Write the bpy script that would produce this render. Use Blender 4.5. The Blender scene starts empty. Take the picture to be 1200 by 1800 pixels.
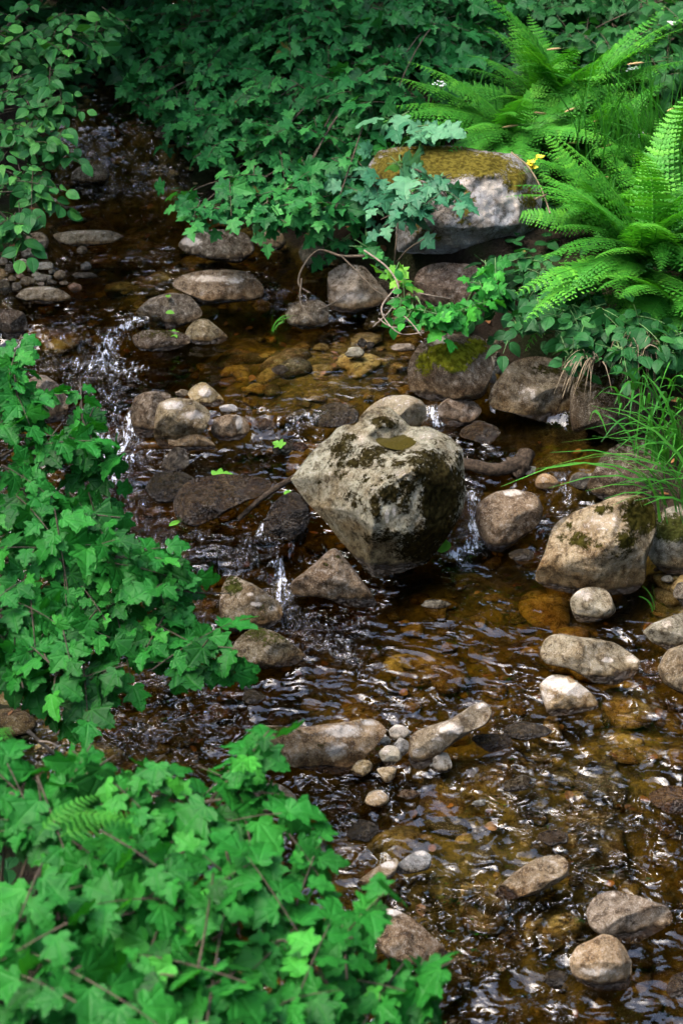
import bpy, math, random
import numpy as np
from mathutils import Vector, geometry
rnd = random.Random(7)
R = np.random.default_rng(7)
C = bpy.context.scene.collection
scene = bpy.context.scene
# ------------------------------------------------------------------ camera, sky, sun, exposure
H, PITCH, LENS = 3.2, math.radians(32.0), 55.0
cd = bpy.data.cameras.new('camera')
cam = bpy.data.objects.new('camera', cd); C.objects.link(cam)
cam.location = (0, 0, H); cam.rotation_euler = (math.pi/2 - PITCH, 0, 0)
cd.sensor_fit = 'VERTICAL'; cd.sensor_height = 36; cd.lens = LENS
cd.clip_start = 0.05; cd.clip_end = 500
cd.dof.use_dof = True; cd.dof.focus_distance = 5.5; cd.dof.aperture_fstop = 4.5
scene.camera = cam
w = bpy.data.worlds.new('World'); scene.world = w; w.use_nodes = True
nt = w.node_tree; bg = nt.nodes['Background']
sky = nt.nodes.new('ShaderNodeTexSky'); sky.sky_type = 'NISHITA'; sky.sun_disc = False
SUN_EL, SUN_AZ = math.radians(52), math.radians(-95)     # azimuth from +Y, to the left of the view
sky.sun_elevation = SUN_EL; sky.sun_rotation = SUN_AZ
sky.air_density = 1.0; sky.dust_density = 4.0; sky.ozone_density = 1.0
nt.links.new(sky.outputs[0], bg.inputs[0]); bg.inputs[1].default_value = 0.15
sl = bpy.data.lights.new('sun', 'SUN'); sl.energy = 0.5; sl.angle = math.radians(60); sl.color = (1, .95, .87)
so = bpy.data.objects.new('sun', sl); C.objects.link(so)
sd = Vector((math.sin(SUN_AZ)*math.cos(SUN_EL), math.cos(SUN_AZ)*math.cos(SUN_EL), math.sin(SUN_EL)))
so.rotation_euler = sd.to_track_quat('Z', 'Y').to_euler(); so.location = sd*40
vs = scene.view_settings
vs.view_transform = 'Standard'; vs.look = 'None'; vs.gamma = 1; vs.exposure = 3.2
cy = scene.cycles
cy.max_bounces = 8; cy.diffuse_bounces = 1; cy.glossy_bounces = 3; cy.transmission_bounces = 4; cy.transparent_max_bounces = 8
cy.caustics_reflective = False; cy.caustics_refractive = False
cy.use_denoising = True

# ------------------------------------------------------------------ camera rays: photograph pixel (1200 x 1800) <-> place
TV = 18.0/LENS
FW = np.array([0, math.cos(PITCH), -math.sin(PITCH)]); UP = np.array([0, math.sin(PITCH), math.cos(PITCH)]); RT = np.array([1., 0, 0])
EYE = np.array([0, 0, H])
def ray(px, py):
    px = np.asarray(px, float); py = np.asarray(py, float)
    return FW + ((px-600)/900*TV)[..., None]*RT + ((900-py)/900*TV)[..., None]*UP
def at_z(px, py, z):
    d = ray(px, py); t = (z-H)/d[..., 2]
    return EYE + d*t[..., None]
def at_d(px, py, d): return EYE + ray(px, py)*np.asarray(d, float)[..., None]
def PPM(d): return 900/TV/d
# ------------------------------------------------------------------ noise
def _h(ix, iy, iz):
    h = (ix*374761393 + iy*668265263 + iz*2147483647 + 1013904223) & 0xffffffff
    h = ((h ^ (h >> 13))*1274126177) & 0xffffffff
    h = ((h ^ (h >> 15))*2246822519) & 0xffffffff
    return ((h ^ (h >> 16)) & 0xffff)/32767.5 - 1
def vn(p):
    p = np.asarray(p, float); i = np.floor(p).astype(np.int64); f = p-i; u = f*f*f*(f*(f*6-15)+10)
    x, y, z = i[..., 0], i[..., 1], i[..., 2]; a, b, c = u[..., 0], u[..., 1], u[..., 2]
    L = lambda s, t, k: s+(t-s)*k
    return L(L(L(_h(x, y, z), _h(x+1, y, z), a), L(_h(x, y+1, z), _h(x+1, y+1, z), a), b),
             L(L(_h(x, y, z+1), _h(x+1, y, z+1), a), L(_h(x, y+1, z+1), _h(x+1, y+1, z+1), a), b), c)
def fbm(p, o=4, g=.5, l=2.03):
    s = 0; a = 1
    for k in range(o): s = s+a*vn(p); a *= g; p = p*l+17.3
    return s
def sst(x): x = np.clip(x, 0, 1); return x*x*(3-2*x)
def nrm(v): return v/(np.linalg.norm(v, axis=-1, keepdims=True)+1e-9)
def rv(s=1.): return R.normal(size=3)*s
def smin(a, b, k): h = np.clip(.5+.5*(b-a)/k, 0, 1); return b+(a-b)*h-k*h*(1-h)
# ------------------------------------------------------------------ mesh / object helpers
def mesh(name, V, faces, attrs=None, mat=None, smooth=True):
    me = bpy.data.meshes.new(name); V = np.asarray(V, np.float32)
    me.vertices.add(len(V)); me.vertices.foreach_set('co', V.ravel())
    fl = [np.asarray(f, np.int32) for f in faces if len(f)]
    idx = np.concatenate([f.ravel() for f in fl]); tot = np.concatenate([np.full(len(f), f.shape[1], np.int32) for f in fl])
    me.loops.add(len(idx)); me.loops.foreach_set('vertex_index', idx)
    me.polygons.add(len(tot)); me.polygons.foreach_set('loop_start', np.concatenate([[0], np.cumsum(tot)[:-1]]).astype(np.int32))
    me.update(calc_edges=True)
    if smooth: me.polygons.foreach_set('use_smooth', np.ones(len(tot), bool))
    for k, a in (attrs or {}).items():
        a = np.asarray(a, np.float32)
        if a.ndim == 1: me.attributes.new(k, 'FLOAT', 'POINT').data.foreach_set('value', a)
        else: me.attributes.new(k, 'FLOAT_VECTOR', 'POINT').data.foreach_set('vector', a.ravel())
    me.validate()
    if mat: me.materials.append(mat)
    return me
def link(name, me, parent=None, loc=None):
    o = bpy.data.objects.new(name, me); C.objects.link(o)
    if parent: o.parent = parent
    if loc is not None: o.location = loc
    return o
def tag(o, label=None, cat=None, group=None, kind=None):
    if label: o['label'] = label
    if cat: o['category'] = cat
    if group: o['group'] = group
    if kind: o['kind'] = kind
    return o
def thing(name, loc, label, cat, group=None):
    o = bpy.data.objects.new(name, None); C.objects.link(o); o.location = loc; o.empty_display_size = .1
    return tag(o, label, cat, group)
class Tubes:
    def __init__(s): s.V = []; s.F = []; s.n = 0; s.A = []
    def add(s, pts, r0, r1=None, k=5, wob=0):
        pts = np.asarray(pts, float); r1 = r0 if r1 is None else r1; m = len(pts)
        t = np.gradient(pts, axis=0); t /= np.linalg.norm(t, axis=1)[:, None]+1e-9
        ref = np.array([0, 0, 1.]) if abs(t[0, 2]) < .9 else np.array([1., 0, 0])
        a = np.cross(t, ref); a /= np.linalg.norm(a, axis=1)[:, None]+1e-9; b = np.cross(t, a)
        r = np.linspace(r0, r1, m)*(1+wob*R.normal(size=m)); th = np.arange(k)/k*2*math.pi
        ring = pts[:, None]+r[:, None, None]*(np.cos(th)[None, :, None]*a[:, None]+np.sin(th)[None, :, None]*b[:, None])
        s.V.append(ring.reshape(-1, 3))
        i, j = np.meshgrid(np.arange(m-1), np.arange(k), indexing='ij'); q = s.n+i*k+j; q2 = s.n+i*k+(j+1) % k
        s.F.append(np.stack([q, q2, q2+k, q+k], -1).reshape(-1, 4))
        s.A.append(np.repeat(np.linspace(0, 1, m), k)); s.n += m*k
    def mesh(s, name, mat, off=(0, 0, 0)): return mesh(name, np.concatenate(s.V)-np.asarray(off), [np.concatenate(s.F)], {'along': np.concatenate(s.A)}, mat)
def bez(p0, p1, p2, n=8):
    t = np.linspace(0, 1, n)[:, None]; p0, p1, p2 = map(np.asarray, (p0, p1, p2)); return (1-t)**2*p0+2*t*(1-t)*p1+t*t*p2
def spline(P, n):
    P = np.asarray(P, float); Q = np.vstack([2*P[0]-P[1], P, 2*P[-1]-P[-2]]); out = []
    for i in range(len(P)-1):
        t = np.linspace(0, 1, n, endpoint=False)[:, None]; a, b, c, d = Q[i:i+4]
        out.append(.5*(2*b+(c-a)*t+(2*a-5*b+4*c-d)*t*t+(3*b-a-3*c+d)*t**3))
    return np.vstack(out+[P[-1:]])
# ------------------------------------------------------------------ materials
class NT:
    def __init__(s, name):
        s.m = bpy.data.materials.new(name); s.m.use_nodes = True; s.t = s.m.node_tree; s.t.nodes.clear()
        s.out = s.t.nodes.new('ShaderNodeOutputMaterial')
    def n(s, typ, **kw):
        x = s.t.nodes.new('ShaderNode'+typ)
        for k, v in kw.items(): setattr(x, k, v)
        return x
    def put(s, sock, v):
        if isinstance(v, bpy.types.NodeSocket): s.t.links.new(v, sock)
        elif isinstance(v, (tuple, list)) and len(v) == 3 and sock.type == 'RGBA': sock.default_value = (*v, 1)
        else: sock.default_value = v
    def math(s, op, a, b=0., c=None, clamp=False):
        x = s.n('Math', operation=op, use_clamp=clamp); s.put(x.inputs[0], a); s.put(x.inputs[1], b)
        if c is not None: s.put(x.inputs[2], c)
        return x.outputs[0]
    def mix(s, f, a, b, mode='MIX'):
        x = s.n('Mix', data_type='RGBA', blend_type=mode); s.put(x.inputs[0], f); s.put(x.inputs[6], a); s.put(x.inputs[7], b); return x.outputs[2]
    def attr(s, name, vec=False): x = s.n('Attribute', attribute_name=name); return x.outputs['Vector'] if vec else x.outputs['Fac']
    def noise(s, co, scale, det=3., rough=.5, dist=0.):
        x = s.n('TexNoise'); s.put(x.inputs['Vector'], co); x.inputs['Scale'].default_value = scale; x.inputs['Detail'].default_value = det
        x.inputs['Roughness'].default_value = rough; x.inputs['Distortion'].default_value = dist; return x.outputs[0]
    def ramp(s, f, lo, hi): x = s.n('MapRange', interpolation_type='SMOOTHSTEP'); s.put(x.inputs[0], f); s.put(x.inputs[1], lo); s.put(x.inputs[2], hi); return x.outputs[0]
    def bump(s, h, st, d, nrm=None):
        x = s.n('Bump'); s.put(x.inputs['Height'], h); s.put(x.inputs['Strength'], st); x.inputs['Distance'].default_value = d
        if nrm: s.put(x.inputs['Normal'], nrm)
        return x.outputs[0]
    def bsdf(s, **kw):
        x = s.n('BsdfPrincipled')
        for k, v in kw.items(): s.put(x.inputs[k.replace('_', ' ')], v)
        return x.outputs[0]
    def done(s, sh): s.t.links.new(sh, s.out.inputs[0]); return s.m

def mat_rock():
    k = NT('rock'); co = k.n('TexCoord').outputs['Object']
    col = k.attr('col', True); moss = k.attr('moss'); pale = k.attr('pale'); wet = k.attr('wet')
    big = k.noise(co, 9, 4, .6); mid = k.noise(co, 38, 6, .78, .4); fine = k.noise(co, 260, 3, .7)
    vo = k.n('TexVoronoi'); k.put(vo.inputs['Vector'], co); vo.inputs['Scale'].default_value = 210
    base = k.mix(k.ramp(big, .35, .68), col, k.mix(1., col, (.62, .52, .40), 'MULTIPLY'))
    base = k.mix(k.ramp(mid, .47, .62), base, k.mix(1., base, (.30, .26, .20), 'MULTIPLY'))
    base = k.mix(k.math('MULTIPLY', k.ramp(mid, .48, .30), .45), base, (.42, .39, .34))
    pm = k.ramp(k.math('ADD', pale, k.math('MULTIPLY', k.math('SUBTRACT', mid, .5), 2.2)), .30, .75)
    base = k.mix(pm, base, k.mix(k.ramp(fine, .35, .6), (.30, .25, .19), k.mix(k.ramp(big, .3, .7), (.52, .49, .44), (.42, .36, .29))))
    sp = k.ramp(fine, .56, .66); base = k.mix(k.math('MULTIPLY', sp, .85), base, (.022, .019, .015))
    sp2 = k.ramp(vo.outputs['Distance'], .28, .12); base = k.mix(k.math('MULTIPLY', sp2, .4), base, (.55, .52, .47))
    mn = k.math('ADD', k.math('MULTIPLY', k.math('SUBTRACT', mid, .5), 1.5), k.math('MULTIPLY', k.math('SUBTRACT', k.noise(co, 90, 4, .7), .5), 1.2))
    mm = k.ramp(k.math('ADD', moss, mn), .42, .62)
    mcol = k.mix(k.ramp(k.noise(co, 55, 3), .35, .65), k.mix(1., k.attr('mcol', True), (.42, .40, .40), 'MULTIPLY'), k.attr('mcol', True))
    base = k.mix(mm, base, mcol)
    al = k.ramp(k.math('ADD', k.attr('alg'), k.math('MULTIPLY', k.math('SUBTRACT', big, .5), 1.6)), .25, .8)
    base = k.mix(al, base, k.mix(1., base, (.74, .64, .47), 'MULTIPLY'))
    wv = k.ramp(k.math('ADD', wet, k.math('MULTIPLY', k.math('SUBTRACT', mid, .5), .8)), .3, .7)
    base = k.mix(wv, base, k.mix(1., base, (.26, .20, .12), 'MULTIPLY'))
    rough = k.math('SUBTRACT', .88, k.math('MULTIPLY', wv, .74))
    h = k.math('ADD', k.math('MULTIPLY', mid, .8), k.math('ADD', k.math('MULTIPLY', fine, .28), k.math('MULTIPLY', k.math('MULTIPLY', k.noise(co, 150, 4, .8), mm), 1.4)))
    h = k.math('ADD', h, k.math('MULTIPLY', k.noise(co, 20, 3), .6))
    h = k.math('ADD', h, k.math('MULTIPLY', k.math('MULTIPLY', k.noise(co, 62, 2, .5, 1.2), wv), 1.8))
    b = k.bump(h, k.math('ADD', .7, k.math('MULTIPLY', wv, .3)), .018)
    return k.done(k.bsdf(Base_Color=base, Roughness=rough, Normal=b, Specular_IOR_Level=k.math('MULTIPLY', k.math('SUBTRACT', 1., k.math('MULTIPLY', mm, .95)), k.math('ADD', .16, k.math('MULTIPLY', wv, .34)))))
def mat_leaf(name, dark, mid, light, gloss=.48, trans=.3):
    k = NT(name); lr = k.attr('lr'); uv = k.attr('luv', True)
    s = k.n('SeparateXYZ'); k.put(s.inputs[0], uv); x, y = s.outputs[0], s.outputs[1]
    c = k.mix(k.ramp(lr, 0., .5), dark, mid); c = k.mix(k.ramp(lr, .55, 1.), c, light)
    ang = k.math('ARCTAN2', x, k.math('ADD', y, .02)); step = .68
    da = k.math('SUBTRACT', ang, k.math('MULTIPLY', k.math('ROUND', k.math('DIVIDE', ang, step)), step))
    rr = k.math('POWER', k.math('ADD', k.math('MULTIPLY', x, x), k.math('MULTIPLY', y, y)), .5)
    dv = k.math('MULTIPLY', rr, k.math('ABSOLUTE', da)); vein = k.ramp(dv, .022, .006)
    c = k.mix(k.math('MULTIPLY', vein, .20), c, light)
    blot = k.noise(k.n('TexCoord').outputs['Object'], 30, 3); c = k.mix(k.math('MULTIPLY', k.ramp(blot, .4, .75), .35), c, dark)
    sp_ = k.n('SeparateXYZ'); k.put(sp_.inputs[0], uv); od = k.math('GREATER_THAN', k.math('FRACT', sp_.outputs[2]), .998); c = k.mix(k.math('MULTIPLY', od, k.ramp(blot, .5, .6)), c, (.12, .09, .02))
    fine = k.noise(uv, 9, 2)
    b = k.bump(k.math('SUBTRACT', k.math('MULTIPLY', k.ramp(dv, 0., .07), .8), k.math('MULTIPLY', fine, -.6)), .35, .006)
    p = k.bsdf(Base_Color=c, Roughness=gloss, Specular_IOR_Level=.14, Normal=b)
    t = k.n('BsdfTranslucent'); k.put(t.inputs[0], k.mix(1., c, (1.0, 1.15, .35), 'MULTIPLY'))
    ms = k.n('MixShader'); ms.inputs[0].default_value = trans; k.put(ms.inputs[1], p); k.put(ms.inputs[2], t.outputs[0])
    return k.done(ms.outputs[0])
def mat_simple(name, c1, c2, scale=20, rough=.8, bump=.3, dist=.01, wetspec=.4):
    k = NT(name); co = k.n('TexCoord').outputs['Object']; f = k.noise(co, scale, 5, .65)
    c = k.mix(k.ramp(f, .35, .68), c1, c2)
    return k.done(k.bsdf(Base_Color=c, Roughness=rough, Specular_IOR_Level=wetspec, Normal=k.bump(k.noise(co, scale*2.2, 4, .7), bump, dist)))
def mat_ground():
    k = NT('ground_soil'); co = k.n('TexCoord').outputs['Object']; bed = k.attr('bed')
    f = k.noise(co, 7, 6, .7); g = k.noise(co, 30, 5, .7)
    soil = k.mix(k.ramp(f, .35, .7), (.014, .010, .006), (.036, .025, .014)); soil = k.mix(k.ramp(g, .5, .75), soil, (.010, .008, .005))
    mossy = k.mix(k.ramp(k.noise(co, 3, 4), .42, .6), soil, (.022, .030, .008))
    am = k.mix(k.ramp(k.noise(co, 11, 5, .65, .5), .36, .66), (.050, .040, .013), (.21, .160, .048)); am = k.mix(k.ramp(k.noise(co, 4, 3), .5, .68), am, (.026, .020, .009))
    am = k.mix(k.math('MULTIPLY', k.ramp(g, .52, .72), .8), am, (.020, .015, .007))
    return k.done(k.bsdf(Base_Color=k.mix(bed, mossy, am), Roughness=.9, Specular_IOR_Level=.15, Normal=k.bump(k.math('ADD', k.math('ADD', g, f), k.noise(co, 80, 4, .7)), .9, .04)))
def mat_water():
    k = NT('stream_water'); co = k.n('TexCoord').outputs['Object']; calm = k.attr('calm'); foam = k.attr('foam')
    mp = k.n('Mapping'); k.put(mp.inputs[0], co); mp.inputs['Scale'].default_value = (.72, 1.05, 1)
    a = k.noise(mp.outputs[0], 12, 1.3, .5, 1.6); b_ = k.noise(mp.outputs[0], 38, 1, .5, .8); c_ = k.noise(mp.outputs[0], 8, 1, .5, 1.0)
    h = k.math('ADD', k.math('MULTIPLY', a, 1.0), k.math('ADD', k.math('MULTIPLY', b_, .14), k.math('MULTIPLY', c_, 2.2)))
    slick = k.ramp(k.noise(mp.outputs[0], 2.6, 2, .5, .8), .34, .58)
    st = k.math('MULTIPLY', k.math('SUBTRACT', 1., k.math('MULTIPLY', calm, .82)), k.math('ADD', .32, k.math('MULTIPLY', slick, .72)))
    mq = k.n('Mapping'); k.put(mq.inputs[0], co); mq.inputs['Scale'].default_value = (1, .22, .5); sk = k.noise(mq.outputs[0], 70, 3, .6, .5)
    h = k.math('ADD', h, k.math('MULTIPLY', k.math('MULTIPLY', sk, foam), 1.3))
    nb = k.bump(h, st, .066)
    fr = k.n('Fresnel'); fr.inputs[0].default_value = 1.40; k.put(fr.inputs['Normal'], nb)
    gl = k.n('BsdfGlossy'); gl.inputs['Roughness'].default_value = .02; k.put(gl.inputs['Normal'], nb); gl.inputs[0].default_value = (1, 1, 1, 1)
    tr = k.n('BsdfTransparent'); k.put(tr.inputs[0], (.92, .90, .80))
    va = k.n('VolumeAbsorption'); va.inputs['Color'].default_value = (.73, .60, .10, 1); va.inputs['Density'].default_value = 8.0; k.t.links.new(va.outputs[0], k.out.inputs['Volume'])
    m1 = k.n('MixShader'); k.put(m1.inputs[0], fr.outputs[0]); k.put(m1.inputs[1], tr.outputs[0]); k.put(m1.inputs[2], gl.outputs[0])
    fp = k.bsdf(Base_Color=(.80, .82, .85), Roughness=.2, Normal=nb)
    fn = k.math('ADD', foam, k.math('MULTIPLY', k.math('SUBTRACT', k.math('ADD', k.math('MULTIPLY', sk, .6), k.math('MULTIPLY', k.noise(mp.outputs[0], 60, 4, .7, 1.), .4)), .5), 3.6))
    m2 = k.n('MixShader'); k.put(m2.inputs[0], k.math('MULTIPLY', k.math('MULTIPLY', k.ramp(fn, .55, 1.15), k.ramp(foam, .02, .25)), .75)); k.put(m2.inputs[1], m1.outputs[0]); k.put(m2.inputs[2], fp)
    return k.done(m2.outputs[0])
M = dict(rock=mat_rock(), ground=mat_ground(), water=mat_water(),
    shrub=mat_leaf('shrub_leaf', (.007, .054, .007), (.016, .145, .017), (.050, .290, .030)),
    maple=mat_leaf('maple_leaf', (.007, .046, .011), (.018, .128, .028), (.050, .24, .048), .44),
    alder=mat_leaf('alder_leaf', (.010, .055, .014), (.026, .130, .030), (.075, .26, .045), .45),
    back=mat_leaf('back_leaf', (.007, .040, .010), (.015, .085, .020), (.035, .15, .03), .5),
    lime=mat_leaf('lime_leaf', (.05, .19, .02), (.10, .32, .03), (.19, .45, .05), .45, .4),
    vine=mat_leaf('vine_leaf', (.016, .070, .035), (.035, .150, .070), (.10, .27, .13), .4),
    fern=mat_leaf('fern_leaf', (.018, .105, .012), (.042, .215, .020), (.11, .37, .032), .5, .38),
    grass=mat_leaf('grass_blade', (.018, .09, .014), (.040, .19, .022), (.10, .30, .035), .45, .35),
    straw=mat_simple('dry_straw', (.075, .058, .032), (.17, .13, .075), 60, .7),
    seed=mat_simple('seed_head', (.34, .22, .09), (.50, .34, .16), 200, .85),
    bark=mat_simple('bark', (.030, .022, .012), (.075, .055, .032), 40, .8),
    green=mat_simple('green_stem', (.05, .11, .03), (.09, .17, .05), 40, .55),
    drift=mat_simple('driftwood', (.018, .012, .007), (.060, .042, .026), 60, .75, .9, .012, .15),
    twig=mat_simple('dead_twig', (.10, .078, .056), (.22, .175, .13), 60, .75),
    white=mat_simple('white_petal', (.75, .76, .72), (.82, .82, .80), 90, .6),
    yellow=mat_simple('yellow_petal', (.75, .55, .02), (.85, .66, .03), 90, .5),
    trunk=mat_simple('tree_bark', (.03, .022, .016), (.07, .055, .04), 8, .9, .6, .05))
# ------------------------------------------------------------------ water levels (steps where the stream drops) and banks
DAMS = [([(-400, 1190), (0, 1140), (250, 1075), (380, 1020), (480, 1003), (540, 945), (600, 930), (800, 905), (845, 885), (950, 858), (1090, 850), (1500, 850)], .10, .10),
        ([(-400, 740), (0, 740), (180, 748), (240, 752), (450, 752), (560, 745), (640, 735), (760, 733), (860, 715), (1000, 735), (1500, 735)], .07, .09),
        ([(-400, 600), (60, 592), (130, 600), (190, 602), (240, 588), (350, 548), (470, 520), (560, 545), (1500, 545)], .08, .10),
        ([(-400, 330), (150, 312), (260, 310), (380, 320), (1500, 320)], .10, .25),
        ([(-400, 270), (200, 262), (400, 270), (1500, 270)], .22, .45)]
_cum = 0; DW = []
for line, dz, wd in DAMS:
    p = at_z([q[0] for q in line], [q[1] for q in line], _cum+dz/2); DW.append((p[:, 0], p[:, 1], dz, wd)); _cum += dz
def level(x, y):
    z = np.zeros(np.broadcast(x, y).shape)
    for X, Y, dz, wd in DW: z = z+dz*sst((y-np.interp(x, X, Y))/wd+.5)
    return z
def P(px, py, dz=0.):
    """point of the water (plus dz) seen at a pixel"""
    px = np.asarray(px, float); py = np.asarray(py, float); z = np.zeros(np.broadcast(px, py).shape)
    for _ in range(12):
        q = at_z(px, py, z+dz); z = .5*z+.5*level(q[..., 0], q[..., 1])
    return at_z(px, py, z+dz)
AMBER = [(480, 640, 170), (640, 640, 110), (800, 1060, 140), (1040, 1080, 120), (560, 1230, 110), (800, 1400, 150), (990, 780, 100), (980, 1330, 150), (1130, 1360, 110), (700, 1130, 110), (950, 1480, 130), (760, 1560, 90)]
AMB = [(P(a_, b_), c_) for a_, b_, c_ in AMBER]
RE = P(*np.array([(1480, 2300), (1420, 1800), (1330, 1300), (1250, 1080), (1165, 930), (1110, 850), (1095, 765), (1040, 720), (900, 640), (760, 560), (690, 510), (560, 445), (430, 395), (340, 330), (300, 270), (290, 200)]).T)
LE = P(*np.array([(560, 2300), (400, 1800), (250, 1620), (110, 1420), (20, 1200), (-40, 1000), (-70, 800), (-70, 600), (-50, 520), (-10, 445), (40, 400), (60, 330), (90, 270), (120, 200)]).T)
def ground_z(x, y):
    lv = level(x, y); xr = np.interp(y, RE[:, 1], RE[:, 0]); xl = np.interp(y, LE[:, 1], LE[:, 0])
    n = fbm(np.stack([x*1.3, y*1.3, 0*x], -1), 4); n2 = vn(np.stack([x*5, y*5, 0*x+9], -1))
    d = np.maximum(x-xr, xl-x)+.06*n
    depth = (.17+.10*n+.03*n2).clip(.05, .4)
    for c_, r_ in AMB: rr = r_/PPM(np.linalg.norm(c_-EYE)); depth = depth*(1-.45*np.exp(-((x-c_[0])**2+((y-c_[1])*.62)**2)/rr**2))
    depth = np.maximum(depth, .045)
    right = (x-xr) > (xl-x)
    up_ = sst((y-5.2)/2.5)
    bank = np.where(right, (.34-.22*up_)*sst(d/.30)+(.30-.27*up_)*np.maximum(d-.2, 0), (.16-.06*up_)*sst(d/.4)+(.20-.14*up_)*np.maximum(d-.3, 0))
    z = np.where(d < 0, -depth*sst(-d/.25), bank+.05*n*sst(d/.3))
    far = sst((y-10.5)/6)*1.4+sst((y-15)/22)*15+sst((np.abs(x)-5.5)/15)*11*sst((y+16)/9)+sst((-y-14)/20)*6  # unseen valley sides raised to block sky light near the horizon
    return lv+z+np.where(d > -.5, far, far), d
gx = np.concatenate([np.linspace(-60, -5, 34), np.linspace(-4.7, -2.5, 23), np.arange(-2.4, 3.6, .03), np.linspace(3.7, 6, 24), np.linspace(6.5, 60, 34)])
gy = np.concatenate([np.linspace(-30, 1, 22), np.arange(1.2, 11.5, .035), np.linspace(11.7, 16, 30), np.linspace(16.5, 90, 44)])
def grid(X, Y):
    xx, yy = np.meshgrid(X, Y); n, m = xx.shape; i, j = np.meshgrid(np.arange(n-1), np.arange(m-1), indexing='ij'); q = i*m+j
    return xx.ravel(), yy.ravel(), np.stack([q, q+1, q+m+1, q+m], -1).reshape(-1, 4)
x, y, F = grid(gx, gy); z, d = ground_z(x, y)
z = z+.012*fbm(np.stack([x*14, y*14, z*0], -1), 3)
o = link('ground', mesh('ground', np.stack([x, y, z], -1), [F], {'bed': sst((-d+.02)/.08)}, M['ground'])); tag(o, kind='structure')
# ------------------------------------------------------------------ water
CALM = [(330, 640, 120), (480, 620, 130), (620, 640, 110), (420, 560, 70), (560, 590, 80), (680, 600, 60), (980, 780, 110), (900, 750, 60), (760, 1040, 80), (850, 1080, 90), (1000, 1100, 120), (1150, 1060, 90), (740, 1120, 70),
        (580, 1230, 60), (820, 1160, 80), (900, 1030, 70), (250, 390, 100), (180, 500, 90), (380, 440, 90), (60, 560, 60), (1150, 1300, 40), (760, 1420, 50), (560, 450, 80)]
FOAM = [((228, 730), (205, 810), .055, .72), ((150, 745), (200, 790), .10, .75), ((215, 800), (170, 870), .11, .7), ((200, 590), (165, 640), .05, .8), ((240, 560), (200, 590), .04, .7), ((140, 640), (220, 650), .11, .62), ((200, 650), (200, 720), .06, .5),
        ((830, 870), (838, 960), .035, .8), ((800, 975), (860, 940), .06, .8), ((492, 1000), (500, 1060), .04, .75), ((430, 990), (480, 1000), .05, .4), ((520, 740), (600, 725), .03, .55), ((760, 725), (770, 745), .035, .9),
        ((500, 890), (505, 940), .06, .55), ((470, 930), (440, 960), .05, .55), ((165, 262), (180, 290), .05, .40), ((200, 295), (340, 305), .05, .38), ((60, 560), (110, 600), .03, .4), ((990, 840), (1000, 870), .02, .6), ((530, 1075), (640, 1100), .06, .35),
        ((230, 880), (300, 980), .08, .40), ((320, 930), (430, 1000), .08, .38), ((250, 1000), (330, 1070), .09, .35), ((520, 1070), (620, 1150), .09, .35), ((130, 880), (200, 900), .1, .45), ((110, 640), (200, 720), .10, .45), ((880, 1590), (960, 1590), .02, .5), ((880, 1280), (960, 1275), .03, .3), ((1040, 860), (1042, 880), .015, .5), ((480, 490), (490, 530), .04, .45), ((1000, 1175), (1020, 1190), .03, .4), ((1120, 1165), (1150, 1180), .03, .4)]
wx = np.arange(-2.6, 3.2, .016); wy = np.concatenate([np.arange(1.4, 6.5, .013), np.arange(6.5, 11, .022)])
x, y, F = grid(wx, wy); lv = level(x, y); calm = np.zeros_like(x); foam = np.zeros_like(x)
for px, py, r in CALM:
    c = P(px, py); rr = r/PPM(np.linalg.norm(c-EYE)); calm = np.maximum(calm, np.exp(-((x-c[0])**2+((y-c[1])*.62)**2)/rr**2))
for a, b, wd, s in FOAM:
    a, b = P(*a), P(*b); ab = (b-a)[:2]; t = np.clip(((x-a[0])*ab[0]+(y-a[1])*ab[1])/(ab@ab+1e-9), 0, 1)
    foam = np.maximum(foam, s*np.exp(-((x-a[0]-t*ab[0])**2+(y-a[1]-t*ab[1])**2)/wd**2))
turb = (1-.9*calm)
q = np.stack([x, y*.8, 0*x], -1); wq = q+.03*np.stack([vn(q*9), vn(q*9+40), 0*x], -1)
wv = .0055*vn(wq*11)+.0045*(1-2*np.abs(vn(wq*17+5)))+.0025*vn(wq*34+3)
st = np.stack([x*34, y*7, 0*x], -1)
wv = wv*turb+foam*(.010*vn(st)+.007*vn(q*45))
_, gd = ground_z(x, y)
keep = gd < .35
V = np.stack([x, y, lv+wv], -1); fk = keep[F].all(1); F = F[fk]; used = np.unique(F); mp = np.full(len(V), -1); mp[used] = np.arange(len(used))
o = link('water', mesh('water', V[used], [mp[F]], {'calm': calm[used], 'foam': foam[used]}, M['water'])); tag(o, kind='structure')
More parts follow.
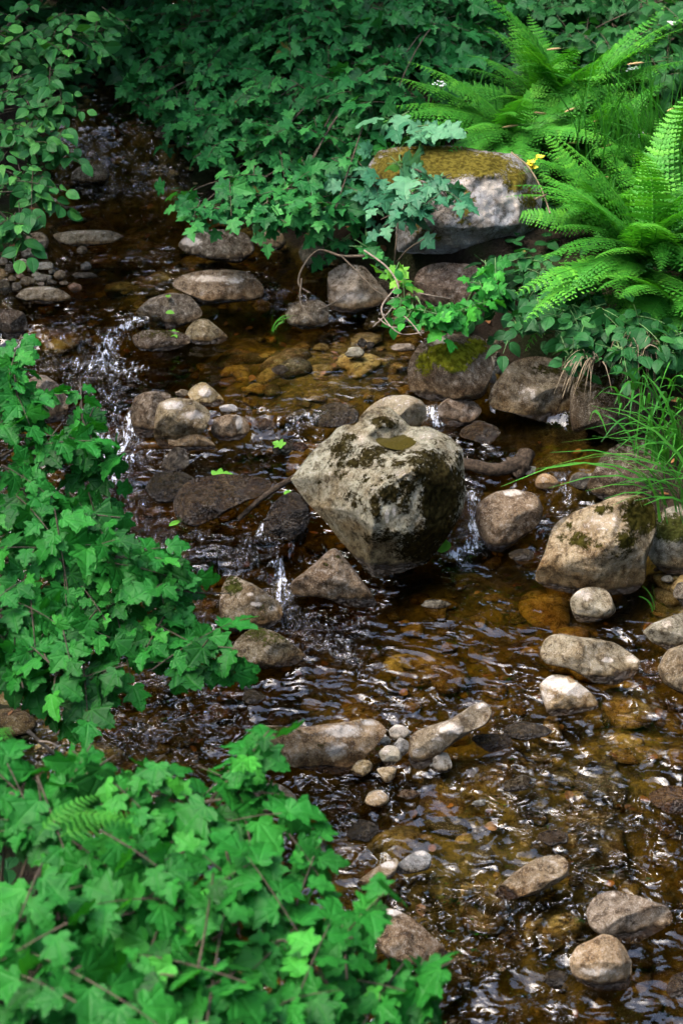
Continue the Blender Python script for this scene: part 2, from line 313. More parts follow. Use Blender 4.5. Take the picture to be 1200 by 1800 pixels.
# ------------------------------------------------------------------ stones
def in_poly(pts, poly):
    x, y = pts[:, 0], pts[:, 1]; ins = np.zeros(len(pts), bool); n = len(poly)
    for i in range(n):
        (x1, y1), (x2, y2) = poly[i], poly[(i+1) % n]
        c = ((y1 > y) != (y2 > y)) & (x < (x2-x1)*(y-y1)/(y2-y1+1e-12)+x1); ins ^= c
    return ins
GREYBROWN, TAN, GREY, DARK, PALE, PINK = (.15, .12, .088), (.20, .16, .11), (.20, .195, .185), (.075, .063, .046), (.34, .315, .275), (.27, .23, .20)
def rock_mesh(name, poly, lean=45, bulge=None, base=None, col=GREYBROWN, ctrl=None, moss=(), pale=(), mcol=(.045, .042, .010), topmoss=0., wet=.055, allwet=0., facets=5, seed=0, corner=.25, rough=1., detail=1., pale_top=0.):
    rg = np.random.default_rng(seed+11); poly = np.array(poly, float); cen = poly.mean(0)
    lo = poly[poly[:, 1].argmax()]
    b0 = P(lo[0], lo[1]) if base is None else at_z(lo[0], lo[1], base)
    lev = float(level(b0[0], b0[1])) if base is None else base
    ln = math.radians(lean); n = np.array([0, -math.cos(ln), math.sin(ln)])           # the plane the outline stands on leans back from upright
    dist = np.linalg.norm(b0-EYE); ppm = PPM(dist); wpx, hpx = np.ptp(poly, axis=0)
    if bulge is None: bulge = .42*min(wpx, hpx*1.15)/ppm
    size = math.sqrt(wpx*hpx)/ppm
    S = int(max(40, min(220, 34+size*330*detail))); NR = int(max(10, min(90, 9+size*120*detail)))
    k = len(poly); nxt = np.roll(poly, -1, 0); L = np.linalg.norm(nxt-poly, axis=1); cum = np.concatenate([[0], np.cumsum(L)])
    cr = spline(np.vstack([poly, poly[:1]]), 24); Q = np.vstack([poly[-1:], poly, poly[:2]])
    dense = []
    for i in range(k):
        t = np.linspace(0, 1, 24, endpoint=False)[:, None]; a, b, c, e = Q[i:i+4]
        sp = .5*(2*b+(c-a)*t+(2*a-5*b+4*c-e)*t*t+(3*b-a-3*c+e)*t**3); dense.append((1-corner)*sp+corner*(b+(c-b)*t))
    dense = np.vstack(dense); dl = np.linalg.norm(np.roll(dense, -1, 0)-dense, axis=1); dc = np.concatenate([[0], np.cumsum(dl)]); u = np.arange(S)/S*dc[-1]
    D2 = np.vstack([dense, dense[:1]]); rim = np.stack([np.interp(u, dc, D2[:, 0]), np.interp(u, dc, D2[:, 1])], -1)
    nz = vn(np.stack([rim[:, 0]/wpx*7+seed, rim[:, 1]/wpx*7, 0*u], -1)); rim = rim+(rim-cen)*(.022*rough*nz)[:, None]
    ph = np.linspace(0, math.pi/2, NR+1)[1:]; rho = np.sin(ph)
    NB = max(6, NR//3); phb = np.linspace(math.pi/2, math.pi, NB+1)[1:-1]; rhob = np.sin(phb)
    px = [cen[None]]+[cen+(rim-cen)*r for r in rho]+[cen+(rim-cen)*r for r in rhob]+[cen[None]]
    px = np.vstack(px); nf = 1+NR*S
    rr = np.concatenate([[0], np.repeat(rho, S)]); pf = px[:nf]
    if ctrl:
        cp = np.array(ctrl, float); pts = [Vector(p) for p in poly]+[Vector(p[:2]) for p in cp]; tt = np.concatenate([np.zeros(k), cp[:, 2]])
        vo, _, tri, ov, _, _ = geometry.delaunay_2d_cdt(pts, [], [], 0, 1e-6)
        f = np.zeros(nf); done = np.zeros(nf, bool); val = [tt[o_[0]] if len(o_) else 0 for o_ in ov]
        for t3 in tri:
            a, b, c = [np.array(vo[i]) for i in t3]; va, vb, vc = [val[i] for i in t3]; M2 = np.array([b-a, c-a]).T
            if abs(np.linalg.det(M2)) < 1e-9: continue
            uv = np.linalg.solve(M2, (pf-a).T); ok = (uv[0] >= -1e-6) & (uv[1] >= -1e-6) & (uv.sum(0) <= 1+1e-6) & ~done
            f[ok] = va+uv[0, ok]*(vb-va)+uv[1, ok]*(vc-va); done |= ok
        g = f[1:].reshape(NR, S)
        for _ in range(1): g = (np.roll(g, 1, 1)+np.roll(g, -1, 1)+2*g+np.vstack([g[:1], g[:-1]])+np.vstack([g[1:], g[-1:]]))/6
        f = np.concatenate([[f[0]], g.ravel()]); f = np.minimum(f, 1.3*size*np.sqrt(np.clip(1-rr**3, 0, 1))+1e-4)
    else:
        f = bulge*np.sqrt(np.clip(1-rr**2.3, 0, 1)); uvn = (pf-cen)/np.array([wpx, hpx])*2
        for i in range(facets+2):
            a = rg.uniform(0, 2*math.pi); s = rg.uniform(.25, 1.1); g = bulge*(rg.uniform(.72, .95)-s*(uvn @ np.array([math.cos(a), math.sin(a)])))
            f = smin(f, np.maximum(g, .0), bulge*.055)
        f = np.maximum(f, 0)
    rb = np.concatenate([np.repeat(rhob, S), [0]]); fb = -max(bulge, .3*size)*np.sqrt(np.clip(1-rb**2, 0, 1))
    d = ray(px[:, 0], px[:, 1]); t = ((b0-EYE) @ n)/(d @ n); pos = EYE+d*t[:, None]
    vd = d/np.linalg.norm(d, axis=1)[:, None]
    pos = pos-vd*np.concatenate([f, fb])[:, None]
    # surface roughness, faded at the rim
    fade = np.concatenate([np.clip(1.15-rr**6, .15, 1), np.ones(len(rb))])
    nn = .036*fbm(pos*5.5/max(size, .15)*.6+seed*3.1, 3)+.020*fbm(pos*20+seed, 4)
    pos = pos-vd*(nn*rough*min(size, .5)*fade)[:, None]
    pos = pos+np.array([0, .0, 1.])*(.006*size*rough*vn(pos*40+3))[:, None]
    mo_ = np.zeros(len(px))
    for (bx, by, rx, ry, s_) in moss: mo_ = np.maximum(mo_, s_*np.exp(-(((px[:, 0]-bx)/rx)**2+((px[:, 1]-by)/ry)**2)**1.5))
    mo_[nf:] = 0; pos = pos-vd*(sst((mo_-.35)/.3)*(.006+.007*vn(pos*75)+.004*vn(pos*160))*fade)[:, None]*min(1, size*2.2)
    # faces
    j = np.arange(S); j2 = (j+1) % S; F3 = [np.stack([0*j, 1+j, 1+j2], -1)]; F4 = []
    NRT = NR+NB-1
    for i in range(NRT-1): a = 1+i*S; F4.append(np.stack([a+j, a+S+j, a+S+j2, a+j2], -1))
    last = len(px)-1; a = 1+(NRT-1)*S; F3.append(np.stack([a+j, 0*j+last, a+j2], -1))
    # surface masks
    def blobs(bl):
        m = np.zeros(len(px))
        for (bx, by, rx, ry, s) in bl: m = np.maximum(m, s*np.exp(-(((px[:, 0]-bx)/rx)**2+((px[:, 1]-by)/ry)**2)**1.5))
        return m
    hm_ = max((pos[:, 2]-lev).max(), .01); wt = min(wet, .38*hm_)
    back = np.concatenate([np.zeros(nf), np.ones(len(rb))])
    mo = blobs(moss); pa = blobs(pale)
    hz = (pos[:, 2]-lev)
    if topmoss or pale_top:
        up = sst((hz/max(hz.max(), 1e-3)-.45)/.5); mo = np.maximum(mo, topmoss*up); pa = np.maximum(pa, pale_top*up)
    we = np.maximum(allwet, (1-sst((hz-.25*wt)/(wt+1e-4))))
    col = (.62*col[0], .61*col[1], .545*col[2]); tint = np.array(col)*(1+.10*rg.normal())*np.array([1+.04*rg.normal(), 1, 1+.05*rg.normal()])
    org = np.array([b0[0], pos[:, 1].mean(), lev])
    me = mesh(name, pos-org, [np.vstack(F4), np.vstack(F3)], {'moss': mo*(1-back), 'pale': pa*(1-back), 'wet': we, 'alg': (1-sst((hz/hm_-.12)/.62))*(base is None)*.9, 'col': np.tile(tint, (len(px), 1)), 'mcol': np.tile(np.array(mcol), (len(px), 1))}, M['rock'])
    return me, org
NSEED = [0]
def stone(label, poly, name='stone', cat='stone', group=None, **kw):
    NSEED[0] += 1; kw.setdefault('seed', NSEED[0]); me, org = rock_mesh(name, poly, **kw); return tag(link(name, me, None, org), label, cat, group)
def oval(cx, cy, rw, rh, rot=0, n=11, seed=0, jit=.10):
    g = np.random.default_rng(seed+int(cx*7+cy*3)); a = np.arange(n)/n*2*math.pi; r = 1+jit*g.normal(size=n).clip(-1.6, 1.6); e = np.stack([np.cos(a)*rw*r, np.sin(a)*rh*r], -1)
    c, s = math.cos(math.radians(rot)), math.sin(math.radians(rot)); return [(cx+x*c-y*s, cy+x*s+y*c) for x, y in e]
exec_order = None
# the great boulder in mid-stream
hero = stone('big angular granite boulder in midstream with dark moss spots and a rain pool', [(509, 843), (548, 797), (591, 752), (607, 747), (622, 748), (657, 718), (683, 714), (700, 729), (721, 751), (755, 752), (793, 769), (811, 790), (820, 864), (815, 897), (797, 930), (780, 955), (749, 990), (702, 1008), (656, 1016), (607, 962), (575, 923), (543, 888)],
    name='boulder', cat='boulder', lean=33, col=(.31, .29, .25), corner=.9, rough=.7,
    ctrl=[(727, 825, .245), (664, 864, .235), (689, 810, .155), (640, 768, .055), (606, 762, .02), (585, 835, .09), (615, 898, .150), (655, 926, .190), (711, 940, .170), (690, 970, .085), (650, 985, .06), (688, 781, .030), (655, 770, .035), (722, 772, .045), (760, 792, .095), (775, 850, .150), (800, 860, .07), (765, 930, .10), (670, 748, .045), (683, 738, .04), (740, 880, .190), (800, 905, .03), (775, 900, .075)],
    moss=[(600, 790, 26, 22, .78), (615, 768, 18, 11, .7), (650, 800, 30, 20, .78), (628, 815, 26, 14, .72), (670, 790, 22, 10, .75), (598, 815, 10, 14, .7), (700, 768, 16, 6, .5), (600, 830, 18, 24, .5), (680, 838, 24, 14, .5), (660, 890, 13, 28, .85), (685, 868, 30, 22, .8), (715, 855, 22, 18, .75), (735, 810, 30, 14, .7), (700, 790, 22, 12, .7), (765, 815, 30, 22, .8), (760, 880, 26, 60, 1.), (750, 800, 40, 16, .7), (612, 870, 14, 18, .55), (625, 880, 22, 20, .5), (675, 742, 32, 14, .75), (775, 775, 24, 10, .45), (640, 895, 14, 14, .45), (790, 900, 22, 34, .7), (730, 950, 40, 30, .55), (680, 940, 45, 18, .55), (805, 800, 12, 22, .6), (560, 850, 8, 8, .5), (580, 815, 10, 10, .55), (640, 840, 14, 12, .55), (655, 860, 10, 16, .6), (700, 815, 18, 10, .6), (665, 815, 16, 12, .6), (775, 870, 34, 70, 1.15), (740, 960, 60, 40, .8), (800, 850, 22, 40, .8), (770, 925, 40, 40, .95), (665, 945, 40, 14, .6), (710, 885, 20, 26, .6), (745, 830, 24, 24, .8)],  # moss; right and lower blobs also paint in the shade of those faces
    pale=[(635, 770, 14, 12, .55), (700, 835, 22, 12, .35), (680, 905, 5, 20, .6), (692, 900, 5, 16, .5), (755, 765, 30, 10, .4)], mcol=(.030, .024, .008), wet=.085, seed=3)
hp = at_d([648, 690, 727, 726, 700, 668], [763, 757, 757, 774, 784, 777], [1]*6)
zp = None
# ------- other named stones
stone('flat topped granite boulder under golden moss on the bank beneath the fern', [(645, 300), (665, 268), (700, 258), (760, 257), (820, 258), (880, 270), (915, 274), (940, 310), (955, 350), (945, 392), (925, 415), (915, 438), (870, 436), (830, 449), (760, 446), (700, 441), (694, 400), (688, 350), (655, 330)], name='boulder', cat='boulder',
    base=.44, lean=38, col=(.35, .365, .39), corner=.6, ctrl=[(735, 318, .20), (800, 322, .22), (850, 306, .21), (905, 322, .16), (935, 350, .06), (745, 400, .20), (860, 400, .21), (915, 395, .13), (700, 320, .13), (820, 280, .08), (740, 280, .08), (885, 290, .07)],
    moss=[(760, 285, 120, 38, 1.), (700, 300, 60, 40, 1.), (850, 290, 60, 26, .95), (905, 315, 26, 30, .85), (930, 350, 22, 30, .7), (815, 360, 24, 40, .72), (940, 395, 18, 30, .6), (730, 390, 34, 34, .55), (770, 420, 10, 12, .6), (740, 405, 30, 20, .5)], pale=[(815, 325, 14, 16, .8), (865, 330, 26, 16, .8), (900, 350, 26, 20, .7), (850, 370, 18, 30, .5), (800, 425, 80, 14, .45)], mcol=(.135, .112, .020), wet=.0, seed=5)
stone('dark rounded boulder with a bright yellow green moss cap at the bank', [(718, 645), (735, 606), (780, 588), (830, 588), (855, 604), (866, 640), (857, 682), (842, 702), (800, 708), (750, 702), (722, 684)], name='boulder', cat='boulder', lean=28, bulge=.17, col=(.15, .115, .085), facets=4,
    moss=[(790, 625, 50, 24, 1.1), (745, 640, 18, 26, .8), (835, 610, 26, 18, .9), (800, 645, 30, 12, .8)], pale=[(773, 600, 16, 12, .8)], mcol=(.15, .16, .012), seed=8)
stone('wide brown lichen spotted boulder lying along the foot of the bank', [(860, 692), (880, 660), (905, 634), (950, 627), (1000, 640), (1012, 690), (1000, 740), (960, 743), (900, 728), (862, 716)], name='boulder', cat='boulder', lean=40, col=(.23, .18, .13), pale=[(930, 690, 20, 20, .45), (890, 650, 20, 12, .4)], moss=[(960, 650, 40, 14, .6), (1000, 680, 14, 30, .5)], seed=9)
stone('dark overhanging boulder under the dry grass at the bank', [(1000, 700), (1018, 655), (1080, 640), (1150, 655), (1165, 720), (1120, 775), (1085, 780), (1040, 756), (1006, 757)], name='boulder', cat='boulder', lean=20, col=(.11, .085, .06), topmoss=.6, mcol=(.04, .035, .01), seed=10)
stone('dark earthy rock at the edge of the still brown pool', [(1030, 856), (1060, 800), (1110, 772), (1210, 775), (1230, 860), (1150, 885), (1070, 882)], name='boulder', cat='boulder', lean=38, col=(.085, .065, .048), topmoss=.5, mcol=(.03, .03, .01), seed=12)
stone('smooth tan stone with a pale seam behind the big angular boulder', [(632, 735), (668, 702), (710, 694), (740, 704), (749, 726), (738, 752), (700, 770), (650, 765)], lean=30, col=(.33, .28, .19), pale_top=.35, facets=2)
stone('rounded brown stone beside the small fall upstream of the boulder', [(769, 715), (790, 698), (815, 697), (836, 708), (846, 722), (832, 744), (800, 751), (775, 741)], lean=35, col=(.21, .155, .11), facets=2)
stone('low wet brown stone in the rapid right of the moss spotted boulder', oval(845, 760, 33, 20), lean=60, col=(.17, .12, .08), allwet=.9, facets=2)
stone('domed mid brown stone below the thin waterfall, wet at its foot', [(836, 890), (868, 866), (900, 860), (940, 867), (953, 890), (946, 922), (905, 955), (876, 972), (850, 958), (837, 924)], lean=32, col=(.22, .165, .105), pale=[(900, 866, 20, 7, .75)], facets=4, wet=.08)
stone('large domed boulder with mossy crown and bare beige face in shallow water', [(941, 1016), (960, 962), (975, 922), (1000, 902), (1050, 886), (1085, 872), (1130, 871), (1151, 890), (1153, 930), (1137, 977), (1132, 1020), (1110, 1043), (1060, 1047), (980, 1040)], name='boulder', cat='boulder', lean=30, bulge=.2, col=(.34, .275, .19), facets=5,
    moss=[(1125, 905, 36, 40, 1.), (1100, 950, 22, 26, .8), (1020, 950, 26, 18, .75), (1060, 895, 22, 12, .7), (1000, 925, 8, 14, .7), (985, 945, 10, 10, .6), (1050, 958, 12, 8, .6), (1080, 975, 40, 12, .5)], pale=[(1060, 915, 40, 22, .45), (1095, 1020, 30, 8, .3)], mcol=(.045, .040, .008), seed=21)
stone('grey stone with a mossy shoulder behind the domed boulder at the frame edge', [(1134, 965), (1150, 905), (1195, 888), (1240, 900), (1250, 990), (1172, 1012)], lean=35, col=(.24, .22, .18), moss=[(1180, 930, 40, 30, .9), (1150, 910, 20, 20, .6)], mcol=(.045, .05, .012))
stone('light grey round cobble standing in front of the domed mossy boulder', [(1002, 1052), (1020, 1035), (1050, 1032), (1070, 1044), (1081, 1075), (1050, 1094), (1015, 1093), (1004, 1072)], lean=30, col=(.38, .35, .30), pale=[(1025, 1045, 22, 12, .6)], facets=5)
stone('long flat topped beige stone with two white patches at its end', [(949, 1155), (955, 1126), (975, 1115), (1030, 1121), (1080, 1130), (1123, 1160), (1116, 1185), (1080, 1204), (1040, 1198), (1000, 1176), (960, 1168)], lean=52, col=(.31, .26, .19), pale=[(1068, 1160, 10, 6, .8), (1108, 1160, 14, 8, .8)], facets=4, corner=.5)
stone('bleached cream stone with a brown notch sloping into the stream', [(949, 1203), (970, 1187), (1000, 1190), (1045, 1225), (1048, 1245), (1000, 1257), (965, 1257), (952, 1226)], lean=40, col=(.40, .30, .19), pale=[(975, 1200, 26, 14, 1.), (1010, 1212, 30, 14, .9), (960, 1225, 14, 18, .6)], facets=4)
stone('grey boulder with a rusty top cut by the frame edge', [(1128, 1110), (1160, 1090), (1215, 1074), (1260, 1100), (1250, 1140), (1190, 1148), (1150, 1132)], lean=45, col=(.27, .24, .20), pale=[(1170, 1095, 14, 10, .5)], facets=4)
stone('angular beige block below the rusty grey boulder at the frame edge', [(1154, 1174), (1175, 1140), (1220, 1130), (1260, 1170), (1250, 1225), (1200, 1222), (1166, 1202)], lean=35, col=(.32, .27, .19), facets=5, corner=.6)
stone('long low stone with a mossy back and a bleached shoulder', [(432, 1298), (460, 1276), (540, 1277), (600, 1269), (655, 1264), (679, 1285), (660, 1314), (610, 1358), (560, 1359), (500, 1344), (452, 1326)], lean=45, col=(.29, .21, .125), moss=[(490, 1283, 50, 10, .6), (560, 1310, 20, 16, .4)], pale=[(600, 1285, 40, 12, .9), (590, 1320, 22, 20, .7), (650, 1270, 20, 8, .6)], facets=4, wet=.02)
stone('slanting rough stone with white lichen beside the pebble cluster', [(717, 1315), (730, 1286), (790, 1264), (830, 1240), (850, 1234), (863, 1250), (856, 1272), (815, 1294), (780, 1320), (745, 1352), (722, 1348)], lean=42, col=(.25, .20, .14), pale=[(790, 1280, 26, 14, .75), (845, 1240, 14, 8, .6), (735, 1325, 14, 12, .5), (770, 1300, 14, 12, .5)], facets=4)
stone('white rounded pebble on top of the small pebble cluster', oval(700, 1289, 19, 15), lean=30, col=(.55, .52, .47), facets=2, pale_top=.6, name='pebble', cat='pebble')
stone('smooth slate grey pebble tucked under the white rounded pebble', oval(704, 1314, 15, 16), lean=35, col=(.33, .33, .34), facets=2, name='pebble', cat='pebble')
stone('brown and white oval pebble at the front of the cluster', oval(685, 1328, 21, 17, 20), lean=35, col=(.42, .36, .28), facets=2, pale_top=.5, name='pebble', cat='pebble')
stone('small dark grey pebble wedged beside the long bleached stone', oval(677, 1303, 11, 9), lean=35, col=(.20, .20, .20), facets=2, name='pebble', cat='pebble')
stone('single grey cobble in the water under the slanting lichen stone', oval(776, 1343, 20, 19), lean=35, col=(.30, .30, .30), pale_top=.35, facets=4, name='pebble', cat='pebble')
stone('tan half sunk pebble at the tip of the long bleached stone', oval(637, 1350, 18, 14, -20), lean=55, col=(.36, .27, .16), allwet=.3, facets=3, name='pebble', cat='pebble')
stone('tan triangular pebble lying in front of the cluster', [(662, 1352), (685, 1348), (697, 1352), (690, 1372), (678, 1378)], lean=55, col=(.38, .29, .17), facets=3, name='pebble', cat='pebble')
stone('lone tan pebble with pale top standing in the riffle', oval(663, 1405, 20, 15), lean=35, col=(.38, .29, .18), pale_top=.5, facets=2, name='pebble', cat='pebble')
stone('flat tan pebble just breaking the water beside the lone pebble', oval(718, 1396, 21, 9), lean=65, col=(.30, .22, .13), allwet=.6, facets=3, name='pebble', cat='pebble')
stone('brown stone half hidden behind the near shrub leaves', [(430, 1410), (450, 1380), (490, 1378), (520, 1400), (520, 1424), (470, 1432)], lean=50, col=(.22, .17, .12), facets=3)
stone('dark brown slab beside the tip of the near shrub', [(652, 1620), (662, 1600), (690, 1597), (730, 1618), (780, 1665), (792, 1696), (740, 1702), (685, 1685), (660, 1660)], lean=58, col=(.16, .115, .075), pale=[(690, 1602, 28, 7, .8)], facets=3, allwet=.25)
stone('narrow stone with a white chipped tip in the riffle', [(628, 1552), (655, 1528), (690, 1509), (700, 1515), (692, 1540), (660, 1557)], lean=50, col=(.27, .20, .13), pale=[(682, 1520, 18, 8, .9)], facets=3)
stone('grey stone with white peak beside the chipped narrow stone', [(690, 1530), (715, 1505), (740, 1494), (757, 1505), (752, 1528), (715, 1537)], lean=50, col=(.25, .25, .25), pale=[(740, 1500, 14, 6, .8)], facets=4, allwet=.2)
stone('dark olive stone under a film of water near the lone pebble', oval(636, 1462, 27, 20), lean=62, col=(.12, .11, .07), allwet=1., facets=2)
stone('long brown stone lying aslant in the lower riffle', [(868, 1570), (900, 1536), (940, 1510), (980, 1502), (1001, 1520), (990, 1545), (940, 1572), (890, 1582)], lean=55, col=(.26, .205, .14), facets=4, wet=.035)
stone('low dark stone nearly covered by the riffle above the aslant one', oval(972, 1473, 28, 14), lean=66, col=(.14, .11, .08), allwet=1., facets=2)
stone('wide flat stone with a wet grey corner behind the pyramid shaped one', [(1030, 1602), (1050, 1572), (1090, 1567), (1170, 1593), (1178, 1622), (1120, 1656), (1070, 1656), (1038, 1630)], lean=58, col=(.21, .175, .13), facets=4, allwet=.25, pale=[(1075, 1572, 10, 6, .5)])
stone('pyramid shaped tan stone with a bright lower edge', [(999, 1694), (1012, 1665), (1060, 1642), (1085, 1650), (1109, 1690), (1102, 1737), (1060, 1744), (1013, 1724)], lean=42, col=(.37, .29, .19), ctrl=[(1060, 1690, .075), (1030, 1695, .055), (1090, 1695, .06), (1055, 1665, .045), (1050, 1720, .05)], pale=[(1050, 1708, 46, 8, .65), (1090, 1712, 20, 8, .4)], corner=.5)
stone('brown sunken stone in the dark water near the frame edge', oval(1180, 1405, 38, 27), lean=68, col=(.26, .18, .09), allwet=1., facets=2)
stone('small dark stone awash in front of the pyramid stone', oval(975, 1720, 22, 17), lean=60, col=(.13, .11, .085), allwet=1., facets=2)
stone('small dark brown stone at the lower corner of the frame', oval(1194, 1735, 24, 24), lean=55, col=(.15, .12, .085), allwet=.8, facets=3)
stone('mossy tan stone with white scars left of the chute', [(389, 1035), (405, 1012), (440, 1024), (470, 1044), (495, 1066), (491, 1094), (460, 1110), (412, 1113), (388, 1085)], lean=42, col=(.27, .205, .125), moss=[(410, 1030, 22, 24, .7), (470, 1075, 26, 26, .4)], pale=[(450, 1062, 12, 5, .8), (480, 1070, 10, 6, .8), (440, 1045, 8, 4, .7)], mcol=(.05, .055, .012))
stone('olive moss topped stone just below the scarred mossy one', [(403, 1160), (415, 1126), (450, 1102), (490, 1114), (535, 1150), (512, 1171), (450, 1176)], lean=40, col=(.20, .16, .10), topmoss=.55, mcol=(.06, .065, .014), facets=3)
stone('brown wedge stone leaning under the big angular boulder', [(512, 1025), (540, 1000), (570, 975), (590, 965), (622, 1000), (662, 1062), (620, 1068), (560, 1050), (516, 1047)], lean=38, col=(.21, .16, .105), topmoss=.35, mcol=(.05, .05, .012), facets=4)
stone('wide wet black slab with water sheeting over it', [(303, 885), (325, 848), (390, 833), (470, 842), (476, 862), (430, 884), (380, 912), (340, 926), (312, 912)], lean=62, col=(.26, .22, .17), allwet=.9, facets=4, rough=1.6)
stone('black wet stone at the left end of the wet slab', [(256, 860), (275, 832), (320, 830), (345, 845), (320, 880), (280, 885)], lean=55, col=(.10, .085, .065), allwet=1., facets=3)
stone('dark brown stone beside the left chute', [(229, 730), (240, 696), (270, 688), (300, 695), (300, 740), (275, 768), (240, 766)], lean=32, col=(.16, .125, .085), facets=3, wet=.05)
stone('big round tan stone with a white streak in the rock dam', [(271, 745), (278, 712), (300, 700), (340, 703), (368, 725), (362, 755), (335, 775), (300, 790), (275, 780)], lean=30, col=(.30, .23, .14), pale=[(305, 712, 24, 10, .75), (340, 730, 24, 9, .8)], topmoss=.25, facets=2)
stone('rounded tan stone with pale top behind the rock dam', [(330, 692), (345, 675), (362, 673), (380, 688), (394, 706), (375, 716), (345, 710)], lean=38, col=(.34, .26, .15), pale=[(360, 688, 16, 12, .7)], facets=3)
stone('small light grey cobble between the tan dam stones', oval(401, 719, 16, 9), lean=40, col=(.42, .42, .42), pale_top=.5, facets=2, name='pebble', cat='pebble')
stone('round brown stone with a white splash at the dam', [(371, 752), (380, 735), (405, 728), (430, 735), (439, 755), (425, 773), (395, 776), (376, 768)], lean=34, col=(.26, .19, .115), pale=[(420, 742, 7, 14, .9)], facets=1)
stone('low angular brown stone in front of the white streaked one', [(295, 770), (305, 755), (345, 758), (375, 778), (378, 790), (330, 793), (300, 788)], lean=45, col=(.28, .20, .115), facets=4, corner=.5)
stone('dark wet stone standing in the flow below the dam', [(285, 815), (305, 787), (325, 790), (333, 815), (310, 835), (288, 832)], lean=40, col=(.15, .125, .085), allwet=.5, facets=3)
stone('tiny brown pebble behind the round tan dam stone', oval(319, 692, 11, 8), lean=40, col=(.24, .18, .12), facets=2, name='pebble', cat='pebble')
stone('small amber stone awash right of the splashed brown stone', oval(467, 747, 18, 11), lean=45, col=(.28, .18, .08), allwet=.7, facets=2)
stone('dark wet pebble holding a fallen leaf', oval(497, 788, 20, 15), lean=45, col=(.08, .07, .055), allwet=1., facets=2, name='pebble', cat='pebble')
stone('dark red pebble beside the leaf bearing pebble', oval(526, 786, 15, 8), lean=50, col=(.16, .07, .05), allwet=1., facets=2, name='pebble', cat='pebble')
stone('grey stone with water sliding over it at the pool lip', [(543, 735), (560, 715), (595, 707), (628, 722), (625, 742), (590, 752), (555, 750)], lean=60, col=(.20, .20, .19), allwet=1., facets=2)
stone('long rounded stone with a white bar across its top', [(304, 502), (320, 484), (370, 474), (420, 475), (452, 490), (464, 510), (455, 526), (410, 532), (360, 536), (335, 522)], lean=42, col=(.24, .19, .13), pale=[(370, 490, 44, 7, .75), (410, 492, 20, 9, .6)], facets=3)
stone('smooth brown stone with small yellow leaves on it', [(238, 550), (262, 526), (300, 514), (335, 522), (356, 550), (340, 566), (300, 580), (255, 570)], lean=50, col=(.16, .13, .095), facets=2, wet=.05)
stone('olive flat stone at the upstream end of the amber pool', [(325, 590), (340, 565), (365, 561), (400, 592), (385, 604), (345, 606)], lean=55, col=(.22, .185, .11), topmoss=.35, facets=3)
stone('low mossy ledge stone with rusty roots beside the rapid', [(232, 592), (260, 580), (320, 585), (335, 600), (310, 614), (250, 618)], lean=45, col=(.12, .09, .06), topmoss=.5, facets=3)
stone('wide dark flat stone with a pale corner under the overhanging maple', [(314, 430), (330, 412), (380, 403), (430, 410), (447, 440), (420, 462), (370, 458), (330, 445)], lean=50, col=(.11, .095, .07), pale=[(335, 425, 22, 9, .9)], topmoss=.4, facets=3)
stone('small square brown stone below the dead twigs', [(502, 550), (515, 532), (560, 527), (577, 540), (576, 570), (540, 580), (508, 572)], lean=35, col=(.16, .125, .09), facets=4, corner=.5, wet=.05)
stone('pale peaked stone with an ochre edge behind the dead twigs', [(575, 520), (578, 480), (605, 463), (640, 470), (684, 520), (675, 535), (620, 552), (582, 545)], lean=30, col=(.36, .31, .235), pale=[(625, 525, 44, 14, .6)], moss=[(625, 470, 20, 8, .5)], facets=5, corner=.5)
stone('round grey stone at the foot of the bank under the roots', [(525, 445), (540, 420), (565, 416), (582, 440), (575, 470), (545, 478)], lean=30, col=(.22, .20, .15), base=.30, facets=2)
stone('dim round stone beneath the lowest maple leaves', [(448, 420), (465, 405), (490, 405), (503, 425), (490, 440), (460, 438)], lean=35, col=(.24, .20, .14), base=.27, facets=2)
stone('shadowed brown rock below the golden moss boulder', [(725, 520), (735, 475), (780, 462), (840, 470), (855, 520), (830, 545), (760, 548)], name='boulder', cat='boulder', lean=25, col=(.16, .12, .09), base=.26, facets=3)
stone('flat grey ledge stone in the dark upper pool', [(93, 412), (140, 405), (190, 405), (217, 416), (195, 428), (150, 434), (110, 430)], lean=60, col=(.23, .20, .14), pale=[(150, 408, 50, 5, .45)], facets=3)
stone('angular pinkish stone above the pebble bar', [(38, 430), (50, 412), (75, 408), (87, 425), (75, 443), (50, 447)], lean=40, col=(.30, .25, .20), facets=4)
stone('dark square stone in the shade at the left frame edge', [(-20, 590), (-15, 548), (20, 543), (44, 552), (48, 585), (20, 596)], lean=30, col=(.10, .08, .06), facets=4)
stone('round brown boulder beside the mid stream shrub', [(28, 715), (40, 675), (70, 659), (100, 672), (121, 705), (115, 735), (80, 745), (40, 742)], name='boulder', cat='boulder', lean=32, col=(.20, .15, .11), facets=2)
stone('long low pale stone in front of the pebble bar', [(30, 522), (45, 507), (80, 503), (110, 510), (126, 524), (105, 533), (60, 534)], lean=50, col=(.25, .23, .18), pale=[(75, 507, 40, 4, .5)], facets=3)
stone('dim flat stone at the foot of the upper cascade', [(125, 315), (135, 295), (165, 288), (192, 300), (188, 318), (150, 325)], lean=45, col=(.14, .12, .09), facets=3)
stone('submerged looking dark rock beside the upper cascade', oval(305, 235, 32, 18), lean=40, col=(.08, .065, .045), base=.55, facets=3)
stone('oval grey pebble in the amber pool', oval(624, 620, 17, 10), lean=40, col=(.27, .26, .24), pale_top=.3, facets=2, name='pebble', cat='pebble')
stone('black wet pebble behind the oval grey pebble', oval(636, 603, 9, 8), lean=40, col=(.07, .07, .075), allwet=1., facets=2, name='pebble', cat='pebble')
stone('smaller black pebble touching the black wet pebble', oval(650, 606, 7, 6), lean=40, col=(.08, .08, .085), allwet=1., facets=2, name='pebble', cat='pebble')
